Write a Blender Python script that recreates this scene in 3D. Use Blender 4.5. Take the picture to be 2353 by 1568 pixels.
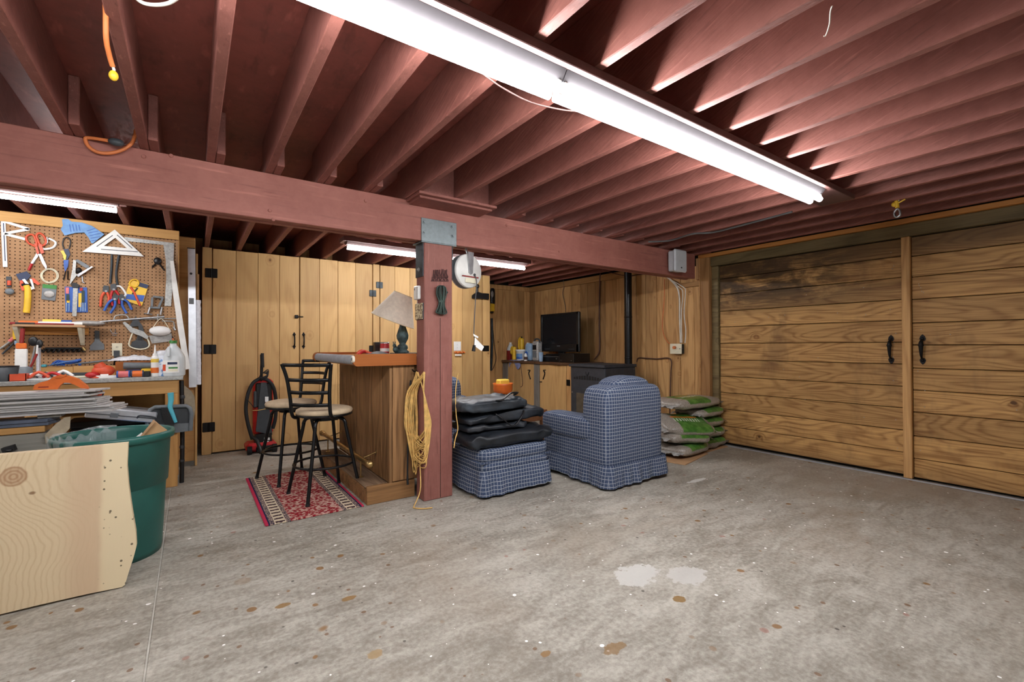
import bpy, math, random
from mathutils import Vector, Matrix, noise as mnoise
random.seed(7)
for _o in list(bpy.data.objects):
    bpy.data.objects.remove(_o, do_unlink=True)
SC = bpy.context.scene
COL = SC.collection
PI = math.pi

# ------------------------------------------------------------------ camera
FPX, CAMH = 1048.57, 1.2
_yaw, _pit, _rol = math.radians(54.8586), math.radians(0.58199), math.radians(-0.17509)
FW = Vector((math.cos(_yaw)*math.cos(_pit), math.sin(_yaw)*math.cos(_pit), math.sin(_pit)))
_r = Vector((math.sin(_yaw), -math.cos(_yaw), 0.0)); _u = _r.cross(FW)
RT = math.cos(_rol)*_r + math.sin(_rol)*_u
UP = -math.sin(_rol)*_r + math.cos(_rol)*_u
CAM = Vector((0, 0, CAMH))
cam_data = bpy.data.cameras.new('camera'); cam = bpy.data.objects.new('camera', cam_data); COL.objects.link(cam)
cam_data.sensor_width = 36.0; cam_data.lens = FPX/2353*36.0; cam_data.clip_start = 0.05
cam.matrix_world = Matrix(((RT.x, UP.x, -FW.x, CAM.x), (RT.y, UP.y, -FW.y, CAM.y), (RT.z, UP.z, -FW.z, CAM.z), (0, 0, 0, 1)))
SC.camera = cam
# ------------------------------------------------------------------ world, colour, exposure (the tubes' light is in the lamp builder)
w = bpy.data.worlds.new('world'); SC.world = w; w.use_nodes = True
w.node_tree.nodes['Background'].inputs[0].default_value = (0.6, 0.65, 0.75, 1); w.node_tree.nodes['Background'].inputs[1].default_value = 0.3
SC.view_settings.view_transform = 'Standard'; SC.view_settings.look = 'None'
SC.view_settings.gamma = 1.0; SC.view_settings.use_curve_mapping = False
SC.view_settings.exposure = 0.0
TUBE = 84.0            # emission strength of the fluorescent tubes
SC.cycles.max_bounces = 7; SC.cycles.diffuse_bounces = 4; SC.cycles.sample_clamp_indirect = 10.0
SC.cycles.use_adaptive_sampling = True; SC.cycles.adaptive_threshold = 0.09; SC.cycles.adaptive_min_samples = 12

def W(px, py, ax, val):
    """the point of the line of sight through a photo pixel that lies on the plane ax = val"""
    d = FW + RT*((px-1176.5)/FPX) - UP*((py-784)/FPX)
    i = 'xyz'.index(ax); return CAM + d*((val-CAM[i])/d[i])

# ------------------------------------------------------------------ mesh builder
def V(*a): return Vector(a)
def frame_from(n, up=Vector((0, 0, 1))):
    n = n.normalized()
    if abs(n.dot(up)) > 0.98: up = Vector((0, 1, 0))
    x = up.cross(n).normalized(); return x, n.cross(x).normalized()
def rotz(a, c=(0, 0, 0)):
    c = Vector(c); return Matrix.Translation(c) @ Matrix.Rotation(a, 4, 'Z') @ Matrix.Translation(-c)
def rot(ax, a, c=(0, 0, 0)):
    c = Vector(c); return Matrix.Translation(c) @ Matrix.Rotation(a, 4, ax) @ Matrix.Translation(-c)
def smoothpath(p, k=6, closed=False):
    p = [Vector(q) for q in p]; n = len(p); out = []
    rng = range(n if closed else n-1)
    for i in rng:
        if closed: a, b, c, d = p[(i-1) % n], p[i], p[(i+1) % n], p[(i+2) % n]
        else: a, b, c, d = p[max(i-1, 0)], p[i], p[i+1], p[min(i+2, n-1)]
        for j in range(k):
            t = j/k
            out.append(0.5*((2*b)+(c-a)*t+(2*a-5*b+4*c-d)*t*t+(3*b-a-3*c+d)*t**3))
    if not closed: out.append(p[-1])
    return out
WL = {}
class G:
    def __init__(s): s.v = []; s.f = []; s.sm = []
    def add(s, vs, fs, smooth=False, M=None):
        o = len(s.v)
        s.v += [(M @ Vector(q)) if M else Vector(q) for q in vs]
        for f in fs: s.f.append([i+o for i in f]); s.sm.append(smooth)
        return s
    def box(s, x0, x1, y0, y1, z0, z1, M=None):
        if x0 > x1: x0, x1 = x1, x0
        if y0 > y1: y0, y1 = y1, y0
        if z0 > z1: z0, z1 = z1, z0
        vs = [(x, y, z) for z in (z0, z1) for y in (y0, y1) for x in (x0, x1)]
        return s.add(vs, [(0, 2, 3, 1), (4, 5, 7, 6), (0, 1, 5, 4), (2, 6, 7, 3), (0, 4, 6, 2), (1, 3, 7, 5)], False, M)
    def rbox(s, x0, x1, y0, y1, z0, z1, b=0.004, M=None):
        if x0 > x1: x0, x1 = x1, x0
        if y0 > y1: y0, y1 = y1, y0
        if z0 > z1: z0, z1 = z1, z0
        b = min(b, (x1-x0)*.45, (y1-y0)*.45, (z1-z0)*.45)
        lo = (x0, y0, z0); hi = (x1, y1, z1); vs = []; idx = {}
        for sx in (0, 1):
            for sy in (0, 1):
                for sz in (0, 1):
                    sg = (sx, sy, sz)
                    for a in range(3):
                        q = [(hi[k]-b if sg[k] else lo[k]+b) for k in range(3)]
                        q[a] = hi[a] if sg[a] else lo[a]
                        idx[(sg, a)] = len(vs); vs.append(q)
        fs = []
        for a in range(3):
            o1, o2 = [(1, 2), (2, 0), (0, 1)][a]
            for sgn in (0, 1):
                c = []
                for (p, q) in ((0, 0), (1, 0), (1, 1), (0, 1)):
                    g = [0, 0, 0]; g[a] = sgn; g[o1] = p; g[o2] = q; c.append(idx[(tuple(g), a)])
                fs.append(c if sgn else c[::-1])
        for a in range(3):
            o1, o2 = [(1, 2), (2, 0), (0, 1)][a]
            for p in (0, 1):
                for q in (0, 1):
                    g0 = [0, 0, 0]; g0[o1] = p; g0[o2] = q; g1 = list(g0); g1[a] = 1
                    c = [idx[(tuple(g0), o1)], idx[(tuple(g1), o1)], idx[(tuple(g1), o2)], idx[(tuple(g0), o2)]]
                    fs.append(c if (p ^ q) else c[::-1])
        for sx in (0, 1):
            for sy in (0, 1):
                for sz in (0, 1):
                    g = (sx, sy, sz); c = [idx[(g, 0)], idx[(g, 1)], idx[(g, 2)]]
                    fs.append(c if (sx+sy+sz) % 2 else c[::-1])
        return s.add(vs, fs, False, M)
    def cyl(s, p0, p1, r0, r1=None, n=14, caps=True, M=None):
        p0, p1 = Vector(p0), Vector(p1); r1 = r0 if r1 is None else r1
        x, y = frame_from(p1-p0); vs = []
        for p, r in ((p0, r0), (p1, r1)):
            vs += [p+(x*math.cos(2*PI*i/n)+y*math.sin(2*PI*i/n))*r for i in range(n)]
        s.add(vs, [(i, (i+1) % n, n+(i+1) % n, n+i) for i in range(n)], True, M)
        if caps:
            s.add(vs[:n], [tuple(range(n))[::-1]], False, M); s.add(vs[n:], [tuple(range(n))], False, M)
        return s
    def tube(s, pts, r, n=8, closed=False, smooth=0, M=None, flat=1.0):
        pts = smoothpath(pts, smooth, closed) if smooth else [Vector(p) for p in pts]
        m = len(pts); rr = r if callable(r) else (lambda t: r)
        tan = []
        for i in range(m):
            a = pts[(i-1) % m] if (closed or i > 0) else pts[i]; b = pts[(i+1) % m] if (closed or i < m-1) else pts[i]
            t = (b-a); tan.append(t.normalized() if t.length > 1e-9 else Vector((0, 0, 1)))
        x, y = frame_from(tan[0]); vs = []
        for i in range(m):
            x = (x-tan[i]*x.dot(tan[i])); x = x.normalized() if x.length > 1e-6 else frame_from(tan[i])[0]
            y = tan[i].cross(x); q = rr(i/max(1, m-1))
            vs += [pts[i]+(x*math.cos(2*PI*k/n)+y*math.sin(2*PI*k/n)*flat)*q for k in range(n)]
        fs = []
        for i in range(m if closed else m-1):
            j = (i+1) % m
            fs += [(i*n+k, i*n+(k+1) % n, j*n+(k+1) % n, j*n+k) for k in range(n)]
        s.add(vs, fs, True, M)
        if not closed:
            s.add(vs[:n], [tuple(range(n))[::-1]], False, M); s.add(vs[-n:], [tuple(range(n))], False, M)
        return s
    def lathe(s, prof, c=(0, 0, 0), n=24, M=None, smooth=True):
        c = Vector(c); vs = []; m = len(prof)
        for r, z in prof:
            vs += [c+Vector((r*math.cos(2*PI*i/n), r*math.sin(2*PI*i/n), z)) for i in range(n)]
        fs = [(j*n+i, j*n+(i+1) % n, (j+1)*n+(i+1) % n, (j+1)*n+i) for j in range(m-1) for i in range(n)]
        s.add(vs, fs, smooth, M)
        if prof[0][0] > 1e-4: s.add(vs[:n], [tuple(range(n))[::-1]], False, M)
        if prof[-1][0] > 1e-4: s.add(vs[-n:], [tuple(range(n))], False, M)
        return s
    def prism(s, poly, t, M=None):
        """poly: 3D points on a plane, t: extrusion vector"""
        p = [Vector(q) for q in poly]; t = Vector(t); n = len(p)
        nrm = Vector((0, 0, 0))
        for i in range(n): nrm += p[i].cross(p[(i+1) % n])
        if nrm.dot(t) > 0: p = p[::-1]
        s.add(p, [tuple(range(n))], False, M); s.add([q+t for q in p], [tuple(range(n))[::-1]], False, M)
        s.add(p+[q+t for q in p], [((i+1) % n, i, n+i, n+(i+1) % n) for i in range(n)], False, M)
        return s
    def ell(s, c, rx, ry, rz, n=16, m=10, M=None, e1=1.0, e2=1.0):
        c = Vector(c); vs = []
        pw = lambda q, e: math.copysign(abs(q)**e, q)
        for j in range(m+1):
            ph = -PI/2+PI*j/m
            for i in range(n):
                th = 2*PI*i/n; cp = pw(math.cos(ph), e1)
                vs.append(c+Vector((rx*cp*pw(math.cos(th), e2), ry*cp*pw(math.sin(th), e2), rz*pw(math.sin(ph), e1))))
        return s.add(vs, [(j*n+i, j*n+(i+1) % n, (j+1)*n+(i+1) % n, (j+1)*n+i) for j in range(m) for i in range(n)], True, M)
    def grid(s, fn, nu, nv, closeu=False, M=None, smooth=True):
        vs = [fn(i/(nu if closeu else nu-1), j/(nv-1)) for j in range(nv) for i in range(nu)]
        fs = [(j*nu+i, j*nu+(i+1) % nu, (j+1)*nu+(i+1) % nu, (j+1)*nu+i) for j in range(nv-1) for i in range(nu if closeu else nu-1)]
        return s.add(vs, fs, smooth, M)
    def bar(s, p, q, wdt, th, nrm):
        """a flat bar from p to q: wdt across, th along nrm"""
        p, q, nrm = Vector(p), Vector(q), Vector(nrm).normalized(); d = (q-p).normalized(); a = d.cross(nrm).normalized()*(wdt/2)
        return s.prism([p-a, q-a, q+a, p+a], nrm*th)
    def mesh(s, name, mat, off=Vector((0, 0, 0))):
        me = bpy.data.meshes.new(name); me.from_pydata([tuple(q-off) for q in s.v], [], s.f)
        me.polygons.foreach_set('use_smooth', s.sm)
        me.materials.append(MAT[mat] if isinstance(mat, str) else mat); me.update(); return me
    def build(s, name, mat, parent=None, kind=None, label=None):
        off = WL.get(parent.name, Vector((0, 0, 0))) if parent else Vector((0, 0, 0))
        if parent is None:
            xs = [q.x for q in s.v]; ys = [q.y for q in s.v]; zs = [q.z for q in s.v]
            off = Vector(((min(xs)+max(xs))/2, (min(ys)+max(ys))/2, min(zs)))
        o = bpy.data.objects.new(name, s.mesh(name, mat, off)); COL.objects.link(o)
        if parent: o.parent = parent
        else: o.location = off
        WL[o.name] = off.copy()
        if kind: o['kind'] = kind
        if label: o['label'] = label
        return o
    def thing(s, name, mat, label, cat, group=None, kind=None):
        o = s.build(name, mat); o['label'] = label; o['category'] = cat
        if group: o['group'] = group
        if kind: o['kind'] = kind
        return o
def empty(name, loc, label, cat, group=None, kind=None):
    o = bpy.data.objects.new(name, None); COL.objects.link(o); o.location = loc; o.empty_display_size = 0.05
    WL[o.name] = Vector(loc); o['label'] = label
    if cat: o['category'] = cat
    if group: o['group'] = group
    if kind: o['kind'] = kind
    return o
def copy_tree(o, parent=None):
    c = o.copy(); COL.objects.link(c)
    if parent: c.parent = parent
    for ch in list(o.children): copy_tree(ch, c)
    return c
def struct(name, g, mat, label=None):
    return g.build(name, mat, None, 'structure', label)

# ------------------------------------------------------------------ materials
MAT = {}
def lin(c):
    return tuple((x/255/12.92 if x/255 <= 0.04045 else ((x/255+0.055)/1.055)**2.4) for x in c)+(1.0,)
class N:
    def __init__(s, name):
        s.m = bpy.data.materials.new(name); s.m.use_nodes = True; s.t = s.m.node_tree; s.b = s.t.nodes['Principled BSDF']; MAT[name] = s.m
    def n(s, ty, **kw):
        x = s.t.nodes.new(ty)
        for k, v in kw.items():
            if k.startswith('i_'):
                kk = k[2:]; kk = int(kk) if kk.isdigit() else kk
                s.set(x.inputs[kk], v)
            else: setattr(x, k, v)
        return x
    def set(s, sock, v):
        if isinstance(v, bpy.types.NodeSocket): s.t.links.new(v, sock)
        elif isinstance(v, bpy.types.Node): s.t.links.new(v.outputs[0], sock)
        else: sock.default_value = v
    def math(s, op, a, b=0.0, c=None):
        x = s.n('ShaderNodeMath', operation=op); s.set(x.inputs[0], a); s.set(x.inputs[1], b)
        if c is not None: s.set(x.inputs[2], c)
        return x.outputs[0]
    def vm(s, op, a, b):
        x = s.n('ShaderNodeVectorMath', operation=op); s.set(x.inputs[0], a); s.set(x.inputs[1], b); return x.outputs[1] if op in ('LENGTH', 'DISTANCE') else x.outputs[0]
    def mix(s, f, a, b, bt='MIX'):
        x = s.n('ShaderNodeMix', data_type='RGBA', blend_type=bt); s.set(x.inputs[0], f); s.set(x.inputs[6], a); s.set(x.inputs[7], b); return x.outputs[2]
    def ramp(s, f, lo, hi, a=0.0, b=1.0):
        x = s.n('ShaderNodeMapRange', interpolation_type='SMOOTHSTEP'); s.set(x.inputs[0], f); s.set(x.inputs[1], lo); s.set(x.inputs[2], hi); s.set(x.inputs[3], a); s.set(x.inputs[4], b); return x.outputs[0]
    def noise(s, vec, scale, detail=3, rough=.55, dist=0.0):
        x = s.n('ShaderNodeTexNoise'); s.set(x.inputs['Vector'], vec); s.set(x.inputs['Scale'], scale); s.set(x.inputs['Detail'], detail); s.set(x.inputs['Roughness'], rough); s.set(x.inputs['Distortion'], dist); return x.outputs[0]
    def voro(s, vec, scale, feature='F1', rnd=1.0):
        x = s.n('ShaderNodeTexVoronoi', feature=feature); s.set(x.inputs['Vector'], vec); s.set(x.inputs['Scale'], scale); s.set(x.inputs['Randomness'], rnd); return x
    def pos(s): return s.n('ShaderNodeNewGeometry').outputs['Position']
    def obj(s): return s.n('ShaderNodeTexCoord').outputs['Object']
    def rnd(s): return s.n('ShaderNodeObjectInfo').outputs['Random']
    def scale(s, vec, sc): return s.vm('MULTIPLY', vec, sc)
    def bump(s, h, st=.3, d=.01):
        x = s.n('ShaderNodeBump'); s.set(x.inputs['Height'], h); s.set(x.inputs['Strength'], st); s.set(x.inputs['Distance'], d); s.t.links.new(x.outputs[0], s.b.inputs['Normal'])
    def out(s, col=None, rough=None, metal=None, spec=None):
        if col is not None: s.set(s.b.inputs['Base Color'], col)
        if rough is not None: s.set(s.b.inputs['Roughness'], rough)
        if metal is not None: s.set(s.b.inputs['Metallic'], metal)
        if spec is not None: s.set(s.b.inputs['Specular IOR Level'], spec)
        return s.m

def plain(name, rgb, rough=.5, metal=0.0, var=.12, sc=14, bump=0.0, bs=120, alpha=None, trans=0.0, spec=.5):
    k = N(name); p = k.pos(); f = k.noise(p, sc, 3)
    c = lin(rgb); dk = tuple(x*(1-2*var) for x in c[:3])+(1,); lt = tuple(min(1, x*(1+var)) for x in c[:3])+(1,)
    k.out(k.mix(k.ramp(f, .25, .75), dk, lt), rough, metal, spec)
    if bump: k.bump(k.noise(p, bs, 4), bump, .004)
    if trans: k.b.inputs['Transmission Weight'].default_value = trans
    if alpha is not None: k.b.inputs['Alpha'].default_value = alpha
    return k.m

def wood(name, light, dark, axis='z', knots=.5, grain=1.0, knotcol=(70, 42, 22), rough=.62, vary=.25, ring=6.0, bump=.15, kscale=3.0, extra=None):
    """boards: long grain along axis, rings bending round knots, tone varying from board to board"""
    k = N(name); p = k.pos(); r = k.rnd()
    off = k.n('ShaderNodeCombineXYZ'); 
    for i, m in enumerate((37.0, 91.0, 53.0)): k.set(off.inputs[i], k.math('MULTIPLY', r, m))
    p2 = k.vm('ADD', p, off.outputs[0])
    S = {'x': (.16, 1, 1), 'y': (1, .16, 1), 'z': (1, 1, .16)}[axis]
    S2 = {'x': (.33, 1, 1), 'y': (1, .33, 1), 'z': (1, 1, .33)}[axis]
    S3 = {'x': (.03, 1, 1), 'y': (1, .03, 1), 'z': (1, 1, .03)}[axis]
    sq = k.n('ShaderNodeSeparateXYZ'); k.set(sq.inputs[0], p2); gi = 'xyz'.index(axis); oi = [i for i in range(3) if i != gi]
    uv = k.n('ShaderNodeCombineXYZ'); k.set(uv.inputs[0], k.math('ADD', sq.outputs[oi[0]], sq.outputs[oi[1]])); k.set(uv.inputs[1], k.math('MULTIPLY', sq.outputs[gi], .8))
    vk = k.voro(uv.outputs[0], kscale); d = vk.outputs['Distance']
    cellr = k.n('ShaderNodeSeparateColor'); k.set(cellr.inputs[0], vk.outputs['Color'])
    has = k.math('LESS_THAN', cellr.outputs[0], knots)
    kd = k.math('ADD', k.math('MULTIPLY', d, 1.0), k.math('MULTIPLY', k.noise(p2, 30, 2), .03))
    knot = k.math('MULTIPLY', k.ramp(kd, .075, .045), has)
    halo = k.math('MULTIPLY', k.ramp(d, .20, .02), has)
    big = k.noise(k.scale(p2, S), 3.2, 2, .5, .4)
    ph = k.math('ADD', k.math('MULTIPLY', big, ring*1.6), k.math('MULTIPLY', halo, 1.6))
    sw = k.math('ADD', k.math('MULTIPLY', k.math('SINE', k.math('MULTIPLY', ph, 6.2832)), .5), .5)
    fine = k.noise(k.scale(p2, S3), 90, 3, .6)
    f = k.math('ADD', k.math('MULTIPLY', k.math('POWER', sw, 2.5), .42*grain), k.math('MULTIPLY', k.ramp(fine, .3, .7), .40*grain))
    f = k.math('ADD', f, k.math('MULTIPLY', halo, .30))
    c = k.mix(f, lin(light), lin(dark))
    tone = k.math('ADD', k.math('MULTIPLY', k.noise(k.scale(p2, S), 2.0, 2), .5), k.math('MULTIPLY', r, .7))
    c = k.mix(k.math('MULTIPLY', k.ramp(tone, .3, .9), vary), c, lin(tuple(x*.62 for x in dark)))
    c = k.mix(k.math('MULTIPLY', knot, .85), c, lin(knotcol))
    if extra: c = extra(k, p, c, fine)
    k.out(c, rough, 0, .3)
    k.bump(k.math('ADD', fine, k.math('MULTIPLY', sw, .3)), bump, .003)
    return k.m

def redpaint(name, rgb, rgb2, ang=.35, rough=.62, bump=.5, gl=(1, .06, 1), sc=70):
    """red paint over rough-sawn timber"""
    k = N(name); p = k.pos(); r = k.rnd()
    mp = k.n('ShaderNodeMapping'); k.set(mp.inputs[0], p); mp.inputs['Rotation'].default_value = (ang, 0, 0)
    saw = k.noise(k.scale(mp.outputs[0], gl), sc, 3, .6)
    big = k.noise(p, 2.2, 3); med = k.noise(p, 17, 4, .65)
    f = k.math('ADD', k.math('MULTIPLY', k.ramp(big, .3, .7), .5), k.math('MULTIPLY', k.ramp(med, .35, .7), .3))
    f = k.math('ADD', f, k.math('MULTIPLY', r, .2))
    c = k.mix(f, lin(rgb), lin(rgb2))
    c = k.mix(k.ramp(saw, .58, .75, 0, .35), c, lin(tuple(min(255, x*1.25+14) for x in rgb)))
    c = k.mix(k.ramp(saw, .42, .27, 0, .35), c, lin(tuple(x*.62 for x in rgb2)))
    k.out(c, rough, 0, .35); k.bump(k.math('ADD', saw, k.math('MULTIPLY', med, .7)), bump, .004)
    return k.m

# concrete slab: trowel clouds, tan dust, drips of oil and paint, scrapes
def concrete():
    k = N('concrete'); p = k.pos()
    mp = k.n('ShaderNodeMapping'); k.set(mp.inputs[0], p); mp.inputs['Rotation'].default_value = (0, 0, .45); mp.inputs['Scale'].default_value = (.55, 1.5, 1)
    a = k.noise(p, 1.1, 6, .62, .3); b = k.noise(mp.outputs[0], 7, 5, .68, .6); c2 = k.noise(p, 45, 4, .65)
    f = k.math('ADD', k.math('MULTIPLY', a, .30), k.math('ADD', k.math('MULTIPLY', b, .38), k.math('MULTIPLY', c2, .32)))
    c = k.mix(k.ramp(f, .36, .64), lin((128, 121, 110)), lin((184, 179, 168)))
    tan = k.noise(k.vm('ADD', p, (3.1, 7.7, 0)), .62, 4, .6, .5)
    sx = k.n('ShaderNodeSeparateXYZ'); k.set(sx.inputs[0], p)
    far = k.ramp(sx.outputs[0], 1.4, 4.6, 0, .16)
    c = k.mix(k.math('ADD', k.ramp(tan, .48, .72, 0, .5), far), c, lin((138, 121, 102)))
    # pores and dark specks
    c = k.mix(k.ramp(k.noise(p, 160, 2, .5), .36, .26, 0, .45), c, lin((92, 86, 80)))
    wob = k.vm('ADD', p, k.scale(k.n('ShaderNodeTexNoise', i_Scale=26.0).outputs[1], (.05, .05, 0)))
    def spots(scale, rad, chance, col, amt, off, cl=None):
        nonlocal c
        q = k.vm('ADD', wob, (off, off*1.7, 0)); v = k.voro(k.scale(q, (1, 1, 0)), scale)
        sp = k.n('ShaderNodeSeparateColor'); k.set(sp.inputs[0], v.outputs['Color'])
        on = k.math('LESS_THAN', sp.outputs[0], chance)
        if cl: on = k.math('MULTIPLY', on, k.ramp(k.noise(k.vm('ADD', p, (off*3, 0, 0)), cl, 2), .42, .55))
        rr = k.math('MULTIPLY', k.math('ADD', .35, k.math('MULTIPLY', sp.outputs[1], .9)), rad)
        m = k.ramp(k.math('SUBTRACT', v.outputs['Distance'], rr), .03*rad*8, -.03*rad*4)
        c = k.mix(k.math('MULTIPLY', k.math('MULTIPLY', m, on), amt), c, lin(col))
    spots(3.4, .11, .30, (132, 94, 46), .85, 1.3, 1.2)
    spots(9, .14, .48, (132, 94, 50), .85, 5.3, .9)
    spots(17, .15, .13, (112, 78, 50), .75, 9.1)
    spots(14, .11, .12, (246, 244, 240), .9, 2.2)
    spots(26, .13, .10, (248, 247, 243), .9, 4.4)
    spots(21, .14, .05, (60, 54, 50), .7, 6.6)
    spots(8, .12, .07, (150, 88, 74), .5, 12.5)
    def patch(px, py, rx, ry, col, amt):
        nonlocal c
        q = W(px, py, 'z', 0)
        dv = k.scale(k.vm('SUBTRACT', p, tuple(q)), (1/rx, 1/ry, 0))
        mr = k.n('ShaderNodeMapping'); k.set(mr.inputs[0], dv)
        l = k.vm('LENGTH', dv, (0, 0, 0)); l = k.math('ADD', l, k.math('MULTIPLY', k.math('SUBTRACT', k.noise(p, 16, 4, .65), .5), 1.7))
        c = k.mix(k.ramp(l, 1.0, .85, 0, amt), c, lin(col))
    patch(1462, 1322, .15, .10, (194, 192, 186), .9); patch(1578, 1322, .12, .09, (190, 187, 181), .85)
    patch(1560, 1377, .035, .03, (132, 100, 50), .9); patch(1600, 1105, .13, .03, (216, 214, 208), .6)
    patch(800, 1376, .035, .022, (138, 104, 56), .85); patch(860, 1505, .03, .03, (158, 132, 92), .8); patch(650, 1392, .03, .02, (138, 104, 56), .85)
    patch(1410, 1490, .06, .03, (134, 100, 52), .7); patch(1255, 1502, .025, .02, (140, 104, 56), .8)
    # tyre-brown scuff band before the doors
    c = k.mix(k.math('MULTIPLY', k.ramp(k.noise(k.scale(p, (3, .5, 1)), 2.6, 4, .7), .5, .72), k.ramp(sx.outputs[0], 4.1, 5.0, 0, .4)), c, lin((112, 96, 80)))
    k.out(c, k.ramp(b, .3, .7, .48, .72), 0, .35)
    k.bump(k.math('ADD', b, k.math('MULTIPLY', c2, .5)), .12, .006)
concrete()

def stain(k, p, c, fine):
    s = k.n('ShaderNodeSeparateXYZ'); k.set(s.inputs[0], p)
    # black weather stain creeping down from the top left of the doors, grime along the middle and the bottom
    m = k.math('MULTIPLY', k.ramp(s.outputs[2], 1.42, 1.85), k.ramp(s.outputs[1], 1.2, 2.2, .15, 1.0))
    q = k.scale(p, (1, .55, 1.2)); n1 = k.noise(q, 3.4, 5, .68, .4); n2 = k.noise(k.scale(p, (1, .35, 3)), 6.5, 4, .7)
    a = k.math('MULTIPLY', m, k.ramp(k.math('ADD', k.math('MULTIPLY', n1, .65), k.math('MULTIPLY', n2, .35)), .36, .54))
    c = k.mix(k.math('MULTIPLY', a, .90), c, lin((44, 31, 20)))
    top = k.ramp(s.outputs[2], 1.93, 2.1, 0, .62)
    c = k.mix(top, c, lin((74, 54, 34)))
    g = k.math('MULTIPLY', k.ramp(k.noise(k.scale(p, (1, 1.1, .6)), 2.5, 4, .7), .5, .72), .42)
    c = k.mix(g, c, lin((92, 66, 46)))
    c = k.mix(k.ramp(k.math('ADD', s.outputs[2], k.math('MULTIPLY', n1, .25)), .32, .1, 0, .4), c, lin((88, 62, 40)))
    return c
wood('door_wood', (212, 166, 104), (142, 98, 54), 'y', knots=.10, grain=1.15, ring=13, vary=.3, extra=stain, rough=.58, bump=.3)
wood('pine_wall', (218, 172, 114), (162, 114, 66), 'z', knots=.7, grain=.9, ring=5, vary=.6, kscale=4.2, knotcol=(74, 44, 26))
wood('pine_wall_y', (194, 146, 92), (146, 100, 56), 'y', knots=.35, grain=.8, ring=4, vary=.3)
wood('cupboard_pine', (216, 176, 118), (182, 138, 86), 'z', knots=.5, grain=.7, ring=4, vary=.28, knotcol=(110, 70, 40), rough=.5, bump=.08)
wood('pine_x', (208, 164, 106), (168, 120, 68), 'x', knots=.25, grain=.6, ring=4, vary=.2, rough=.55)
wood('bench_wood', (206, 160, 100), (166, 116, 62), 'x', knots=.25, grain=.6, ring=4, vary=.2)
wood('bench_wood_z', (208, 158, 96), (160, 108, 56), 'z', knots=.2, grain=.6, ring=4, vary=.2)
wood('header_wood', (132, 114, 78), (84, 70, 44), 'y', knots=.3, grain=1.0, ring=5, vary=.3, knotcol=(40, 28, 18))
wood('orange_fir', (190, 128, 66), (146, 88, 40), 'y', knots=.3, grain=.8, ring=4, vary=.2)
wood('jamb_wood', (178, 132, 84), (132, 92, 54), 'z', knots=.3, grain=.9, ring=5, vary=.2)
wood('oak', (166, 124, 82), (110, 78, 48), 'z', knots=.08, grain=1.3, ring=7, vary=.35, rough=.6, bump=.35)
wood('oak_x', (166, 122, 78), (112, 80, 48), 'x', knots=.08, grain=1.2, ring=6, vary=.25, bump=.3)
wood('old_oak', (150, 122, 96), (96, 72, 52), 'y', knots=.1, grain=1.2, ring=6, vary=.3, bump=.6, rough=.85)
wood('varnished', (170, 100, 50), (132, 70, 30), 'x', knots=.0, grain=.6, ring=4, vary=.1, rough=.32, bump=.03)
wood('varnished_y', (160, 92, 44), (126, 66, 28), 'y', knots=.0, grain=.6, ring=4, vary=.1, rough=.32, bump=.03)
wood('table_wood', (124, 82, 54), (84, 50, 30), 'y', knots=.0, grain=.6, ring=4, vary=.1, rough=.4, bump=.03)
wood('counter_wood', (112, 80, 56), (66, 44, 30), 'y', knots=.1, grain=1.0, ring=5, vary=.2, rough=.5)
wood('grey_wood', (150, 146, 138), (108, 102, 94), 'z', knots=.1, grain=.8, ring=5, vary=.2)
wood('grey_wood_x', (142, 140, 132), (100, 98, 90), 'x', knots=.1, grain=.8, ring=5, vary=.2)
wood('plywood', (188, 150, 112), (160, 120, 84), 'x', knots=.1, grain=.5, ring=3, vary=.1)
wood('osb', (198, 138, 66), (140, 86, 34), 'x', knots=.0, grain=1.2, ring=16, vary=.2, rough=.5)
redpaint('red_joist', (148, 94, 84), (122, 73, 64))
redpaint('red_deck', (150, 80, 70), (116, 66, 58), 0, .6, .15, (1, .3, 1), 14)
redpaint('red_beam', (164, 106, 94), (142, 86, 76), 0, .58, .12, (.05, 1, 1), 40)
redpaint('red_post', (152, 100, 90), (132, 81, 72), 0, .6, .3, (1, 1, .06), 60)
def tubemat(nm, st):
    k = N(nm); e = k.n('ShaderNodeEmission'); e.inputs[0].default_value = (.965, .98, 1.0, 1); e.inputs[1].default_value = st
    k.t.links.new(e.outputs[0], k.t.nodes['Material Output'].inputs[0]); k.m.cycles.emission_sampling = 'FRONT'
tubemat('tube_light', TUBE); tubemat('tube_light_back', TUBE*1.5); tubemat('tube_light_bench', TUBE*1.05)
plain('light_board', (96, 64, 60), .6, 0, .1, 9, .15, 50)
plain('housing', (70, 66, 68), .4, 0, .04)
plain('white_paint', (232, 231, 226), .45, 0, .04)
plain('white_plastic', (236, 236, 232), .35, 0, .03)
plain('cream_plastic', (232, 226, 200), .4, 0, .04)
plain('black_metal', (26, 26, 28), .32, .5, .1)
plain('black_iron', (24, 23, 24), .5, .6, .2)
plain('black_plastic', (22, 22, 24), .4, 0, .1)
plain('dark_grey', (58, 62, 66), .5, 0, .12)
plain('grey_plastic', (112, 118, 122), .5, 0, .1)
plain('galvanised', (118, 126, 128), .45, .7, .07, 40)
plain('steel', (178, 180, 182), .32, .9, .12, 20)
plain('worn_steel', (176, 176, 172), .5, .6, .13, 60)
plain('aluminium', (214, 218, 224), .35, .6, .06)
plain('brass', (176, 146, 96), .36, .9, .15)
plain('dark_bracket', (62, 68, 72), .5, .6, .2)
plain('rubber', (20, 20, 22), .7, 0, .1)
plain('cardboard', (188, 148, 104), .8, 0, .06)
plain('yellow', (236, 190, 50), .45, 0, .06)
plain('yellow_pale', (240, 206, 84), .5, 0, .06)
plain('orange', (226, 112, 40), .42, 0, .06)
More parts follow.
